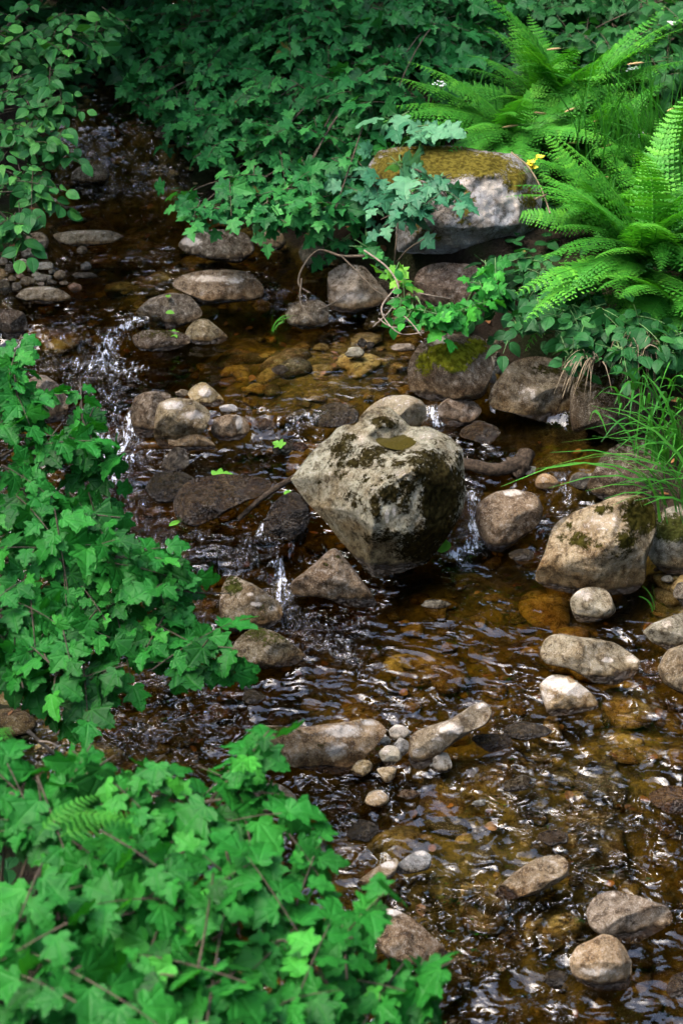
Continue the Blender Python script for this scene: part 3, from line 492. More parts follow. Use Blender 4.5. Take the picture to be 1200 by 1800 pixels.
stone('pinkish pebble near the dead twig ends', oval(708, 611, 19, 8), lean=50, col=(.34, .26, .23), allwet=.4, facets=3, name='pebble', cat='pebble')
stone('dark flat pebble awash in the amber pool', oval(492, 650, 16, 8), lean=60, col=(.14, .13, .11), allwet=.8, facets=2, name='pebble', cat='pebble')
stone('two toned rusty and black cobble beside the driftwood stump', oval(960, 850, 21, 17, 25), lean=35, col=(.36, .25, .14), pale=[(950, 842, 14, 8, .4)], facets=2, name='pebble', cat='pebble')
stone('wet black cobble with a grey top where the pool spills', oval(1018, 846, 19, 16), lean=35, col=(.13, .12, .11), pale_top=.45, allwet=.5, facets=3, name='pebble', cat='pebble')
stone('grey chip of stone resting against the driftwood stump', oval(930, 828, 13, 10, -30), lean=40, col=(.32, .31, .29), facets=4, name='pebble', cat='pebble')
stone('brown stone under the sheet of water below the leaning stick', oval(517, 934, 26, 20, -30), lean=45, col=(.15, .11, .075), allwet=.9, facets=3)
stone('dark wet stone the leaning stick rests on', [(462, 935), (480, 885), (510, 865), (540, 880), (545, 920), (510, 950)], lean=45, col=(.10, .085, .07), allwet=1., facets=3, rough=1.5)
stone('slate stone awash in front of the domed brown stone', oval(915, 975, 24, 11), lean=60, col=(.16, .16, .16), allwet=.9, facets=3)
stone('small mottled stone breaking the still lower pool', oval(765, 1062, 26, 8), lean=66, col=(.24, .21, .17), allwet=.5, facets=2)
stone('small round pebble in the wet mud by the frame edge', oval(1172, 1018, 10, 7), lean=45, col=(.25, .23, .20), facets=2, name='pebble', cat='pebble')
stone('dark rock wedged at the frame edge below the mossy shoulder', oval(1205, 1040, 22, 20), lean=45, col=(.13, .11, .09), facets=3)
stone('brown slab tilting out of the water right of the slanting lichen stone', [(828, 1300), (845, 1290), (890, 1292), (900, 1310), (860, 1322)], lean=62, col=(.20, .15, .09), allwet=.7, facets=3)
stone('angular brown chip lying in the lower riffle', oval(910, 1378, 26, 13, -15), lean=64, col=(.19, .15, .10), allwet=.6, facets=4)
stone('small slate chip above the lone pebble riffle', oval(842, 1412, 13, 7, -10), lean=60, col=(.22, .22, .23), allwet=.4, facets=3, name='pebble', cat='pebble')
stone('grey sunken slab left of the long bleached stone', oval(445, 1225, 20, 14), lean=68, col=(.20, .19, .16), allwet=.9, facets=2)
stone('grey hump of stone under smooth glassy water', oval(925, 1285, 42, 16), lean=70, col=(.17, .17, .17), allwet=1., facets=1)
stone('stone on the bank just above the pebble pile', oval(870, 600, 16, 8), lean=45, base=.30, col=(.2, .16, .12), facets=3)
for cx, cy, rw, rh, c in [(868, 640, 9, 8, GREY), (880, 637, 11, 8, PALE), (878, 650, 11, 8, GREY), (863, 664, 9, 11, PALE), (872, 624, 8, 7, DARK), (866, 630, 6, 5, GREY)]:
    stone('small angular grey pebble in the crack between the two bank boulders', oval(cx, cy, rw, rh), name='pebble', cat='pebble', group='pebbles jammed between the bank boulders', lean=30, base=.20, col=c, facets=4, wet=0)
for cx, cy, rw, rh, c in [(52, 446, 15, 9, GREY), (74, 449, 9, 7, GREY), (40, 464, 12, 9, PALE), (80, 468, 17, 8, (.5, .5, .48)), (65, 483, 9, 5, PALE), (77, 489, 15, 7, GREY), (105, 484, 10, 9, TAN), (92, 478, 6, 5, GREY), (55, 472, 8, 8, DARK), (20, 472, 12, 9, DARK), (8, 505, 12, 14, DARK), (28, 505, 9, 9, DARK), (145, 440, 9, 8, TAN), (152, 468, 10, 8, GREY), (132, 505, 13, 8, (.35, .2, .13)), (150, 485, 22, 6, DARK), (48, 494, 13, 8, GREYBROWN), (73, 500, 6, 4, PINK), (5, 460, 8, 8, PINK), (112, 498, 8, 5, TAN), (60, 460, 7, 5, GREY), (36, 485, 8, 6, GREYBROWN), (90, 496, 9, 5, DARK), (22, 490, 7, 5, TAN)]:
    stone('rounded pebble on the small gravel bar under the alder leaves', oval(cx, cy, rw, rh), name='pebble', cat='pebble', group='pebbles of the gravel bar', lean=35, col=c, facets=2, wet=.01)
# rain pool on the great boulder
from mathutils.bvhtree import BVHTree
hm = hero.data; bv = BVHTree.FromPolygons([v.co+hero.location for v in hm.vertices], [tuple(p.vertices) for p in hm.polygons])
def hit(px, py, tree=bv):
    d = ray(px, py); h_ = tree.ray_cast(Vector(EYE), Vector(d).normalized()); return None if h_[0] is None else np.array(h_[0])
zz = [hit(a, b) for a, b in ((668, 778), (700, 784), (724, 776))]; zpool = float(np.mean([q[2] for q in zz if q is not None]))+.004
pp = spline(at_z([646, 668, 700, 727, 731, 704, 672, 646], [767, 759, 754, 754, 778, 791, 784, 767], zpool), 6)
cc = pp.mean(0); V = np.vstack([cc[None], pp[:-1]]); V = np.vstack([V, V-np.array([0, 0, .012])]); m = len(pp)-1; j = np.arange(m); j2 = (j+1) % m
kp = NT('pool_water'); gl = kp.bsdf(Base_Color=(.035, .028, .006), Roughness=.06, Specular_IOR_Level=.5, Normal=kp.bump(kp.noise(kp.n('TexCoord').outputs['Object'], 60), .08, .003))
o = link('rain_pool', mesh('rain_pool', V-np.array(hero.location), [np.stack([0*j, 1+j, 1+j2], -1), np.stack([0*j+m+1, m+2+j2, m+2+j], -1), ], None, kp.done(gl)), hero)
# loose gravel and sunken cobbles on the stream bed: nobody could count it
def gravel():
    import itertools
    ph = [(0, 1, 1.618), (0, -1, 1.618), (0, 1, -1.618), (0, -1, -1.618)]; bm_ = bpy.data.meshes.new('t')
    import bmesh
    b = bmesh.new(); bmesh.ops.create_icosphere(b, subdivisions=2, radius=1); b.to_mesh(bm_); b.free()
    T = np.array([v.co for v in bm_.vertices]); TF = np.array([p.vertices for p in bm_.polygons]); N = 1500
    gx_ = R.uniform(-2.4, 3., N*4); gy_ = R.uniform(1.6, 9.5, N*4); z_, d_ = ground_z(gx_, gy_); ok = np.where(d_ < .03)[0][:N]; N = len(ok)
    s = np.exp(R.normal(-3.55, .55, N)).clip(.01, .12); Vs = []; At = []
    for i, k in enumerate(ok):
        a = R.uniform(0, 6.28); sc = np.array([R.uniform(.8, 1.6), R.uniform(.7, 1.2), R.uniform(.28, .5)])*s[i]
        t = T*(1+.34*vn(T*1.2+R.uniform(0, 99)))[:, None]; pl = nrm(rv()); t = t-np.maximum(t @ pl-.45, 0)[:, None]*pl; t = t*sc; ca, sa = math.cos(a), math.sin(a)
        t = np.stack([t[:, 0]*ca-t[:, 1]*sa, t[:, 0]*sa+t[:, 1]*ca, t[:, 2]], -1)+np.array([gx_[k], gy_[k], z_[k]+sc[2]*.25]); Vs.append(t)
        b_ = R.choice(5, p=[.34, .24, .14, .16, .12]); c = np.array([(.13, .095, .038), (.22, .165, .06), (.30, .24, .11), (.06, .05, .03), (.17, .115, .05)][b_])*R.uniform(.75, 1.2)
        At.append(np.tile(c, (len(T), 1)))
    V = np.vstack(Vs); F = (TF[None]+(np.arange(N)*len(T))[:, None, None]).reshape(-1, 3); z0 = np.zeros(len(V))
    o = link('gravel', mesh('gravel', V, [F], {'col': np.vstack(At), 'moss': z0+.1, 'pale': z0, 'wet': z0+.15, 'alg': z0+.5, 'mcol': np.tile([.04, .04, .008], (len(V), 1))}, M['rock'])); tag(o, kind='stuff')
gravel()
# ------------------------------------------------------------------ leaves
def leaf_template(kind):
    if kind == 'lobed':      # broad, five lobes, toothed
        g0 = np.array([(0, 0), (.12, -.09), (.29, -.09), (.45, .03), (.38, .15), (.28, .24), (.46, .34), (.62, .52), (.45, .55), (.28, .57), (.29, .73), (.19, .89), (0, 1.07)]); h = [g0[0]]
        for a, b in zip(g0[:-1], g0[1:]):
            t = b-a; nn = np.array([t[1], -t[0]])
            if len(h) > 1: h += [a+t*.42+nn*.16, a+t*.56-nn*.04]
            h.append(b)
    elif kind == 'maple':
        h = [(.0, .0), (.12, -.07), (.28, -.10), (.42, -.02), (.37, .09), (.30, .19), (.44, .27), (.61, .45), (.48, .47), (.43, .53), (.28, .50), (.26, .60), (.31, .71), (.20, .78), (.12, .90), (0, 1.05)]
    elif kind == 'ovate':
        h = [(.0, .0), (.16, .04), (.29, .17), (.36, .34), (.37, .50), (.31, .68), (.19, .86), (.07, .97), (0, 1.05)]
    else:                    # narrow
        h = [(.0, .0), (.1, .12), (.16, .35), (.14, .6), (.07, .85), (0, 1.)]
    h = np.array(h); n = len(h); my = np.clip(np.linspace(0, 1, n)**1.1*h[-1, 1], 0, None)
    mid = np.stack([0*my, my], -1); inn = mid*.5+h*.5
    P2 = np.vstack([mid, inn, h, inn*[-1, 1], h*[-1, 1]]); i = np.arange(n-1); q = lambda a, b: np.stack([a+i, b+i, b+i+1, a+i+1], -1)
    F = np.vstack([q(0, n), q(n, 2*n), q(3*n, 0), q(4*n, 3*n)]); return P2, F
LT = {k: leaf_template(k) for k in ('lobed', 'maple', 'ovate', 'narrow')}
class Leaves:
    def __init__(s): s.p = []; s.d = []; s.n = []; s.s = []; s.r = []
    def add(s, p, d, n, sz, r): s.p.append(p); s.d.append(d); s.n.append(n); s.s.append(sz); s.r.append(r)
    def mesh(s, name, kind, mat, off=(0, 0, 0), droop=.25, fold=.22):
        T, F = LT[kind]; p = np.array(s.p); N = len(p); d = nrm(np.array(s.d)); n = np.array(s.n)
        xx = nrm(np.cross(d, n)); zz = np.cross(xx, d); sz = np.array(s.s)[:, None]
        fo = R.normal(fold, .12, (N, 1)); dr = R.normal(droop, .12, (N, 1)); tw = R.normal(0, .10, (N, 1))
        lx = T[None, :, 0]*(1+.08*R.normal(size=(N, 1))); ly = T[None, :, 1]*np.ones((N, 1)); r2 = lx**2+ly**2
        lz = fo*np.abs(lx)-dr*(ly**2)-.28*np.abs(lx)**2+tw*lx*ly+.03*np.sin(lx*14+ly*9+R.uniform(0, 6, (N, 1)))*np.sqrt(r2)
        V = p[:, None]+sz[:, :, None]*(lx[..., None]*xx[:, None]+ly[..., None]*d[:, None]+lz[..., None]*zz[:, None])
        k = len(T); FF = (F[None]+(np.arange(N)*k)[:, None, None]).reshape(-1, 4)
        luv = np.tile(np.concatenate([T, np.zeros((k, 1))], 1), (N, 1)); luv[:, 2] = np.repeat(R.uniform(0, 50, N), k)
        return mesh(name, V.reshape(-1, 3)-np.asarray(off), [FF], {'lr': np.repeat(np.array(s.r).clip(0, 1), k), 'luv': luv}, mat)
def spray(L, T, o, a, n, sz, tone, up=.8, space=.75, stem=True, camtilt=.0, kinddroop=.35):
    """a twig from o along a, with n leaves left and right and one at the tip"""
    a = nrm(np.asarray(a, float)); ln = sz*space*(n/2+.6); sag = .25*ln
    pts = bez(o, o+a*ln*.55+np.array([0, 0, sag*.25]), o+a*ln-np.array([0, 0, sag*.2]), 6)
    if T is not None: T.add(pts, .0022, .0011, 4)
    side = np.cross(a, [0, 0, 1.]); side = nrm(side) if np.linalg.norm(side) > .1 else nrm(rv())
    for i in range(n+1):
        t = min(1, (i+.7)/(n+.7)); k = t*5; j = min(4, int(k)); b = pts[j]+(pts[j+1]-pts[j])*(k-j)
        if i == n: d = a+rv(.18); s_ = sz*.8
        else: sg = 1 if i % 2 else -1; d = a*R.uniform(.25, .8)+sg*side*R.uniform(.6, 1.1)+rv(.18); s_ = sz*R.uniform(.72, 1.15)*(1-.25*t)
        d = nrm(d); d[2] = d[2]*.5-R.uniform(0, kinddroop); d = nrm(d)
        nn = nrm(np.array([0, 0, 1.])*up+rv(.42)+a*.25+np.array([0, -camtilt, 0]))
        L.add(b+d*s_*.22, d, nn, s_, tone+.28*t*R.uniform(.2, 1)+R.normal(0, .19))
def shrub(name, label, cat, base, blobs, mat, kind, leaf, dens, group=None, nleaf=(4, 8), fill=.5, tone=.30, stems=5, seed=0, barkmat='bark', spread=1., up=.8, camtilt=.25):
    """blobs: (px, py, radius px, depth). Each blob is a rounded mass of twigs in the place, grown from base"""
    global R
    R = np.random.default_rng(seed+100); base = np.asarray(base, float); L = Leaves(); T = Tubes(); ctr = []
    for b in blobs:
        px, py, r, d = b[:4]; c = at_d(px, py, d); rm = r/PPM(d); ctr.append((c, rm))
    for c, rm in ctr[:]:
        m = base+(c-base)*.5+np.array([0, 0, .18*np.linalg.norm(c-base)])+rv(.05)
        T.add(bez(base+rv(.04)*[1, 1, 0], m, c, 10), .008, .0025, 5)
    for (c, rm), b in zip(ctr, blobs):
        dn = b[4] if len(b) > 4 else 1.
        n = int(dens*dn*(rm/leaf)**2*1.0)+3
        for i in range(n):
            v = nrm(rv()); v[2] = v[2]*.9; rad = rm*(1-fill*R.uniform(0, 1)**1.6); 
            if v[1] > .35 and R.uniform() < .6: v[1] = -v[1]
            p = c+v*rad*np.array([1, .9, .95])
            a = nrm(v*np.array([1, 1, .45])+rv(.35)+np.array([0, -.15, -.1]))
            k = int(R.integers(*nleaf)); ln = leaf*.75*(k/2+.6)
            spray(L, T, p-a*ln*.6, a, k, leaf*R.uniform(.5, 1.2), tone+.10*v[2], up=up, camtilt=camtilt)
            if i % 4 == 0: T.add(bez(c+rv(.1)*rm, (c+p)/2+np.array([0, 0, .1*rm]), p-a*ln*.6, 6), .0032, .0016, 4)
    r = thing(name, base, label, cat, group)
    link('foliage', L.mesh(name+'_foliage', kind, M[mat], base), r); link('stem', T.mesh(name+'_stem', M[barkmat], base), r)
    return r
def gz(x, y): return float(ground_z(np.array([x]), np.array([y]))[0][0])
def foot(px, py, z=.2):
    p = at_z(px, py, z)
    for _ in range(6): p = at_z(px, py, gz(p[0], p[1]))
    return p
def bush(name, label, cat, bx, by, *a, **k): return shrub(name, label, cat, (bx, by, gz(bx, by)-.03), *a, **k)
bush('broadleaf_shrub', 'near shrub of broad toothed lobed leaves leaning over the lower riffle', 'shrub', -.75, 2.1,
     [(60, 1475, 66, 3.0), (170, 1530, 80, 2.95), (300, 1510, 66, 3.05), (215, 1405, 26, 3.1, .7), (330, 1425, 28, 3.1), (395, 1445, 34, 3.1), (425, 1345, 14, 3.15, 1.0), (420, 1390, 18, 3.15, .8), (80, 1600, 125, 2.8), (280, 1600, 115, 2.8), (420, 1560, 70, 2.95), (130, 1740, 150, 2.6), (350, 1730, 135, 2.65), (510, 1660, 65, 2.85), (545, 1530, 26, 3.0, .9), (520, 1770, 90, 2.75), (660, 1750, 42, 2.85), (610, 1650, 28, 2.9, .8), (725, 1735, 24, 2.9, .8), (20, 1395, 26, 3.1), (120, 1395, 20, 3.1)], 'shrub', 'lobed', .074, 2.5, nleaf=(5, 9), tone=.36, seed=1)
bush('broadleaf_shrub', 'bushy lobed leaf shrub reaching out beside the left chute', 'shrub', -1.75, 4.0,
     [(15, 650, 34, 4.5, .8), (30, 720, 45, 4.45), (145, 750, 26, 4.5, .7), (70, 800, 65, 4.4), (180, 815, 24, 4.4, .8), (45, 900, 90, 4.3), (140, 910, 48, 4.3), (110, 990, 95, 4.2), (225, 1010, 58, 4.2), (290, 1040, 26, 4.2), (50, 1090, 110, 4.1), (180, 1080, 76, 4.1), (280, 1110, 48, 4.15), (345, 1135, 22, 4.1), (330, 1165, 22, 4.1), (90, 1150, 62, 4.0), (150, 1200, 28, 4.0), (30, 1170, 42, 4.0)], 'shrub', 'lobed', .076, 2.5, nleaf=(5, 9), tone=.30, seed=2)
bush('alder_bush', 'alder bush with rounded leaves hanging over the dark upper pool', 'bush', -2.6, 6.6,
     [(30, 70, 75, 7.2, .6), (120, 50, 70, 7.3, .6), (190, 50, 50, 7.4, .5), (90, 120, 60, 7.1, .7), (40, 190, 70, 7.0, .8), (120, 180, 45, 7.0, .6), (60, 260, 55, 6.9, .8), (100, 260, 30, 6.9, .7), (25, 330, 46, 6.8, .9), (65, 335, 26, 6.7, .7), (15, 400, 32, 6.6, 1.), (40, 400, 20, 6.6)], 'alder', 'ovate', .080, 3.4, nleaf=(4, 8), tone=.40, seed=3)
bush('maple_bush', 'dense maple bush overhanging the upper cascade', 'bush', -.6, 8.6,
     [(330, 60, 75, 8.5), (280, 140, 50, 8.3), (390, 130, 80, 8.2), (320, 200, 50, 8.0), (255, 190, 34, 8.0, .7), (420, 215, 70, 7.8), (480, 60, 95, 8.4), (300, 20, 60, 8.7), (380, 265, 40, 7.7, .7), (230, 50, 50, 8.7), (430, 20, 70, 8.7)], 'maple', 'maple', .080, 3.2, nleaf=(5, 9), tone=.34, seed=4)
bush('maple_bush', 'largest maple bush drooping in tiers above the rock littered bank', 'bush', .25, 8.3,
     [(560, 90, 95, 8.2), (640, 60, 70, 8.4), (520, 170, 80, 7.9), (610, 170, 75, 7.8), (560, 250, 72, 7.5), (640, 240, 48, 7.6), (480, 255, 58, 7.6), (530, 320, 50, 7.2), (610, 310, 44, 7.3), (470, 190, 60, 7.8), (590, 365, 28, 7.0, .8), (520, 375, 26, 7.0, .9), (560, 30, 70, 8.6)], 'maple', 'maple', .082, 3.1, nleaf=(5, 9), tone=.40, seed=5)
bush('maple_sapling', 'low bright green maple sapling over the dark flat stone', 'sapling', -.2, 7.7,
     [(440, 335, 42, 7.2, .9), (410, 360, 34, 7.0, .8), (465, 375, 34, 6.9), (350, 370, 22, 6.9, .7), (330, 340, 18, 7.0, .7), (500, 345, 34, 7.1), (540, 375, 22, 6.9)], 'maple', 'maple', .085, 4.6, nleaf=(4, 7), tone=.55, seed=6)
for i, (lab, bx, by, bl, mt, kd, lf, tn) in enumerate([
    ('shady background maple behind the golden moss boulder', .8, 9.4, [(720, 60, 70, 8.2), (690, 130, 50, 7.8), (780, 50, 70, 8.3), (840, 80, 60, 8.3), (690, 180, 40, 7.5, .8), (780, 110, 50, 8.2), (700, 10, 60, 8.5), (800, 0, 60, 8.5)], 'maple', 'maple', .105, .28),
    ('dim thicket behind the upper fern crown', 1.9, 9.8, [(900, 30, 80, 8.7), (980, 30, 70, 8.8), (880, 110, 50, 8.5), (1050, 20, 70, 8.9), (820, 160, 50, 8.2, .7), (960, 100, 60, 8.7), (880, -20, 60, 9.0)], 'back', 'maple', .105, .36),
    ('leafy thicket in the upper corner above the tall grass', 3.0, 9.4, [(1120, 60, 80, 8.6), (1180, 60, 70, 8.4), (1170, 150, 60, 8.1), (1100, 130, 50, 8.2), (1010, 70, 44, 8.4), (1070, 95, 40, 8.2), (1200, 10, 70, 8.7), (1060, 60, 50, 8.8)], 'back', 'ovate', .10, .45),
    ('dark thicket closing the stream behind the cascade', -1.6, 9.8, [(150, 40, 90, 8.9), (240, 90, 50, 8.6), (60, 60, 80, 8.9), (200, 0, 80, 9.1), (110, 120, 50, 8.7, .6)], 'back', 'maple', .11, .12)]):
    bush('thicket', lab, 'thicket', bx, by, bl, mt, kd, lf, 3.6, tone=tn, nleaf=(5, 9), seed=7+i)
shrub('broadleaf_plant', 'pale ivy like creeper with lobed leaves trailing over the golden moss boulder', 'creeper', at_d(680, 350, 7.6), [(690, 340, 28, 7.0, .7), (735, 352, 30, 6.75, .7), (785, 345, 20, 6.65, .7), (655, 300, 30, 7.2, .8), (700, 375, 36, 6.8, .7), (650, 350, 34, 7.1, .8), (770, 320, 20, 6.7, .6)], 'vine', 'maple', .078, 3.2, nleaf=(3, 6), tone=.45, seed=13)
shrub('broadleaf_sapling', 'tall single stem with large pale lobed leaves behind the golden moss boulder', 'sapling', at_d(720, 290, 7.3), [(735, 240, 16, 7.1, .6), (705, 292, 12, 6.9, .6), (700, 214, 14, 7.2, .6), (745, 225, 12, 7.1, .5)], 'vine', 'lobed', .125, 1.2, nleaf=(1, 3), tone=.75, seed=14, barkmat='green')
shrub('broadleaf_plant', 'dark leafy plant filling the ground under the large fern', 'plant', foot(1000, 590), [(950, 550, 40, 6.25), (1010, 580, 48, 6.1), (960, 490, 40, 6.45), (1060, 570, 50, 6.1), (1000, 625, 26, 5.95, .8), (925, 470, 30, 6.6, .8), (1120, 590, 50, 6.0), (1180, 600, 50, 5.95), (1020, 520, 40, 6.3), (1090, 620, 34, 5.9, .8), (885, 520, 34, 6.5), (905, 575, 28, 6.3, .8), (860, 470, 24, 6.7, .7)], 'back', 'ovate', .075, 4.4, nleaf=(3, 6), tone=.34, seed=15, barkmat='green')
shrub('broadleaf_plant', 'small bright leaved plant growing above the yellow moss boulder', 'plant', foot(800, 575), [(800, 560, 18, 6.3, .9), (850, 510, 24, 6.4), (830, 545, 20, 6.3), (770, 560, 14, 6.3), (860, 470, 18, 6.5, .8)], 'shrub', 'lobed', .07, 3.4, nleaf=(3, 5), tone=.62, seed=16, barkmat='green')
shrub('broadleaf_seedling', 'tiny lime green maple seedling among the dead twigs', 'seedling', foot(693, 520), [(690, 484, 13, 6.5, 1.6)], 'lime', 'maple', .07, 3.4, nleaf=(4, 6), tone=.5, seed=17, barkmat='green')
shrub('broadleaf_seedling', 'sparse green seedling at the water edge below the lime one', 'seedling', foot(715, 560), [(705, 530, 18, 6.3, .9), (720, 550, 14, 6.25, .8), (745, 555, 14, 6.25, .7)], 'shrub', 'ovate', .05, 2.2, nleaf=(3, 5), tone=.5, seed=18, barkmat='green')
shrub('broadleaf_seedling', 'small drooping leaf sprig beside the bank roots', 'seedling', foot(655, 400, .5), [(648, 441, 12, 6.9, 1.4), (590, 430, 10, 7.1, 1.2)], 'maple', 'maple', .09, 2.6, nleaf=(3, 5), tone=.5, seed=19, barkmat='green')
shrub('broadleaf_plant', 'low green herbs between the maple and the upper fern', 'plant', at_d(740, 230, 8.2), [(730, 190, 28, 8.1), (760, 225, 28, 7.9, .8), (720, 245, 24, 7.6, .8), (690, 270, 22, 7.4, .8)], 'shrub', 'ovate', .07, 3., nleaf=(3, 6), tone=.4, seed=20, barkmat='green')
# ------------------------------------------------------------------ ferns
def frond_mesh(name, seed, n=27, L=1.):
    g = np.random.default_rng(seed); V = []; F = []; lr = []; luv = []; c = 0
    bend = g.uniform(.55, .95)
    def axis(t): return np.array([.06*math.sin(t*2.5+seed), math.sin(bend*t*1.5)/(bend*1.5)*L*1.0, (1-math.cos(bend*t*1.5))/(bend*1.5)*-L*.9])
    for i in range(n):
        t = .10+.90*i/(n-1)*.985; o = axis(t); tg = nrm(axis(t+.01)-axis(t-.01)); wl = .30*L*math.sin(math.pi*min(1, (t*.86+.12)))**.9*(1 if t < .75 else 1)
        wl = L*.215*((1-t)**.8)*min(1, (.25+t*2.6))+.006
        for sg in (-1, 1):
            d = nrm(np.array([sg, 0, 0])+tg*.38+g.normal(size=3)*.06+np.array([0, 0, -.12])); nz = nrm(np.cross(np.cross(tg, np.array([1., 0, 0])), np.array([0, 0, 1.]))*0+np.cross(np.array([1., 0, 0]), tg))
            if nz[2] < 0: nz = -nz
            pd = nrm(np.cross(nz, d)); m = max(4, int(wl/L*42)); w0 = min(.024*L, wl*.21)
            lrv = g.normal((.28, .42, .52, .62)[seed % 4], .1)+.25*t
            ks = np.arange(m)
            for s2 in (-1, 1):
                for k in ks:          # one small lobe (pinnule)
                    u = (k+.5)/m; b = o+d*wl*u-nz*(u*u*wl*.28); wd = w0*(1-u**1.6)*(1.0) + .0015; hw = wl/m*.66
                    a_ = pd*s2*wd+d*hw*.9
                    q = [b-d*hw, b-d*hw*.6+a_*.8-d*hw*.1, b+a_, b+d*hw*.8]
                    V += [p-nz*(.0 if j in (0, 3) else .15*wd) for j, p in enumerate(q)]; F.append((c, c+1, c+2, c+3)); c += 4
                    lr += [lrv-.1*(1-u)]*4; luv += [(.3, .3, seed)]*4
    V = np.array(V); T = Tubes(); T.add(np.array([axis(t) for t in np.linspace(0, 1, 12)]), .0045*L, .001*L, 4)
    nv = len(V); V = np.vstack([V, T.V[0]]); F = [np.array(F), T.F[0]+nv]; lr = np.concatenate([np.array(lr), np.full(len(T.V[0]), .8)]); luv = np.vstack([np.array(luv), np.full((len(T.V[0]), 3), .3)])
    return mesh(name, V, F, {'lr': lr.clip(0, 1), 'luv': luv}, M['fern'], smooth=False)
FR = [frond_mesh('frond', s) for s in (1, 2, 3, 4)]; FS = [frond_mesh('frond', s, n=15) for s in (5, 6)]
from mathutils import Matrix, Euler
def fern(label, base, n, length, lean=(20, 60), toward=(0, -1), bias=.5, group=None, name='fern'):
    global R
    R = np.random.default_rng(n*31+int(length*1000)); r = thing(name, base, label, 'fern', group); ta = math.atan2(toward[0], toward[1])
    for i in range(n):
        a = ta+R.normal(0, 1.0)*(1-bias)*2.2 if R.uniform() < .8 else R.uniform(0, 6.28)
        el = math.radians(90-R.uniform(*lean)); s = length*R.uniform(.75, 1.1)
        o = bpy.data.objects.new('frond', FR[i % 4] if length > .3 else FS[i % 2]); C.objects.link(o); o.parent = r
        y = Vector((math.sin(a)*math.cos(el), math.cos(a)*math.cos(el), math.sin(el))); x = y.cross(Vector((0, 0, 1))).normalized(); z = x.cross(y)
        m = Matrix((x, y, z)).transposed().to_4x4() @ Matrix.Rotation(R.normal(0, .25), 4, 'Y'); o.rotation_euler = m.to_euler(); o.scale = (s,)*3
        o.location = rv(.03)*np.array([1, 1, .2])
    return r
fern('tall upright fern clump behind the golden moss boulder', at_d(975, 230, 7.9), 34, .82, (6, 62), (-.5, -1), .45)
fern('spreading fern with fronds arching down to the golden moss boulder', at_d(905, 245, 7.5), 24, .66, (25, 70), (-.6, -1), .5)
fern('thin fern behind the tall upright fern clump', at_d(1060, 180, 8.5), 12, .7, (10, 50), (-.2, -1), .4)
fern('large feathery fern spilling over the bank edge', at_d(1135, 460, 6.45), 40, .72, (8, 80), (-.4, -1), .45)
fern('leaning fern at the frame edge behind the large feathery one', at_d(1200, 400, 6.9), 18, .62, (15, 65), (-.4, -1), .45)
fern('low fern at the left flank of the large feathery one', at_d(1080, 400, 6.95), 20, .60, (20, 70), (-.7, -1), .5)
fern('fern rising from the tall grass above the large feathery one', at_d(1185, 310, 7.3), 20, .62, (10, 65), (-.4, -1), .45)
fern('low fern between the tall fern clump and the grass', at_d(1040, 270, 7.6), 18, .55, (15, 65), (-.3, -1), .45)
fern('dark fern in the shade under the large feathery one', at_d(1170, 530, 6.3), 12, .55, (30, 80), (-.4, -1), .5)
fern('small fern frond peeping from the near shrub', at_d(88, 1460, 2.85), 3, .20, (40, 75), (1, .4), .8)
fern('fern tips between the two lobed leaf shrubs at the frame edge', at_d(-40, 1285, 3.5), 4, .20, (35, 70), (1, .2), .7)
# ------------------------------------------------------------------ grass
def blades(pts, n, ln, mat, name, off, width=.006, lean=.5, tow=None, tone=.45, spread=.06, droop=.8):
    V = []; F = []; lr = []; c = 0; K = 6
    for p in pts:
        for i in range(n):
            b = np.asarray(p)+np.array([R.normal(0, spread), R.normal(0, spread), 0]); a = R.uniform(0, 6.28); l = ln*R.uniform(.5, 1.2)
            hd = np.array([math.cos(a), math.sin(a), 0])*R.uniform(.1, 1)*lean
            if tow is not None: hd = hd+np.asarray(tow)*R.uniform(.4, 1.)
            t = np.linspace(0, 1, K)[:, None]; ax = b+l*(t*np.array([0, 0, 1.])+hd*(t**1.6)-np.array([0, 0, 1.])*droop*np.linalg.norm(hd)*t**2.4*.75)
            s = np.cross(hd+rv(.05), [0, 0, 1.]); s = nrm(s+rv(.3)); w_ = width*(1-t**2)*R.uniform(.7, 1.2)+.0006
            V.append(np.hstack([ax-s*w_, ax+s*w_]).reshape(-1, 3)); j = np.arange(K-1)*2+c; F.append(np.stack([j, j+1, j+3, j+2], -1)); c += 2*K; lr += [tone+R.normal(0, .15)]*(2*K)
    V = np.vstack(V); luv = np.tile([.3, .3, 0], (len(V), 1)).astype(float)
    return mesh(name, V-np.asarray(off), [np.vstack(F)], {'lr': np.array(lr).clip(0, 1), 'luv': luv}, M[mat])
def tuft(label, p, n, ln, mat='grass', group=None, name='grass_tuft', cat='grass', **k):
    p = np.asarray(p); return tag(link(name, blades([p], n, ln, mat, name, p, **k), None, p), label, cat, group)
tuft('bright green grass tuft beside the golden moss boulder foot', foot(880, 560), 90, .42, spread=.09, lean=.5, tone=.55)
tuft('grass tuft with seed stalks over the bank leaf plants', foot(925, 540), 70, .40, spread=.10, lean=.6, tone=.5)
tuft('wispy grass in front of the gap below the golden moss boulder', foot(845, 560), 40, .36, spread=.08, lean=.7, tone=.6)
tuft('short grass hanging over the lichen spotted boulder', foot(980, 625), 60, .26, spread=.10, lean=.9, tow=(-.3, -.6, -.2), tone=.35)
tuft('long green grass tuft sweeping over the domed mossy boulder', at_d(1200, 895, 5.15), 40, .48, spread=.05, lean=.35, tow=(-1., -.2, .0), tone=.55, width=.005)
tuft('loose grass tuft on the bank above the sweeping one', at_d(1180, 800, 5.5), 70, .32, spread=.06, lean=.8, tow=(-.5, -.4, 0), tone=.45)
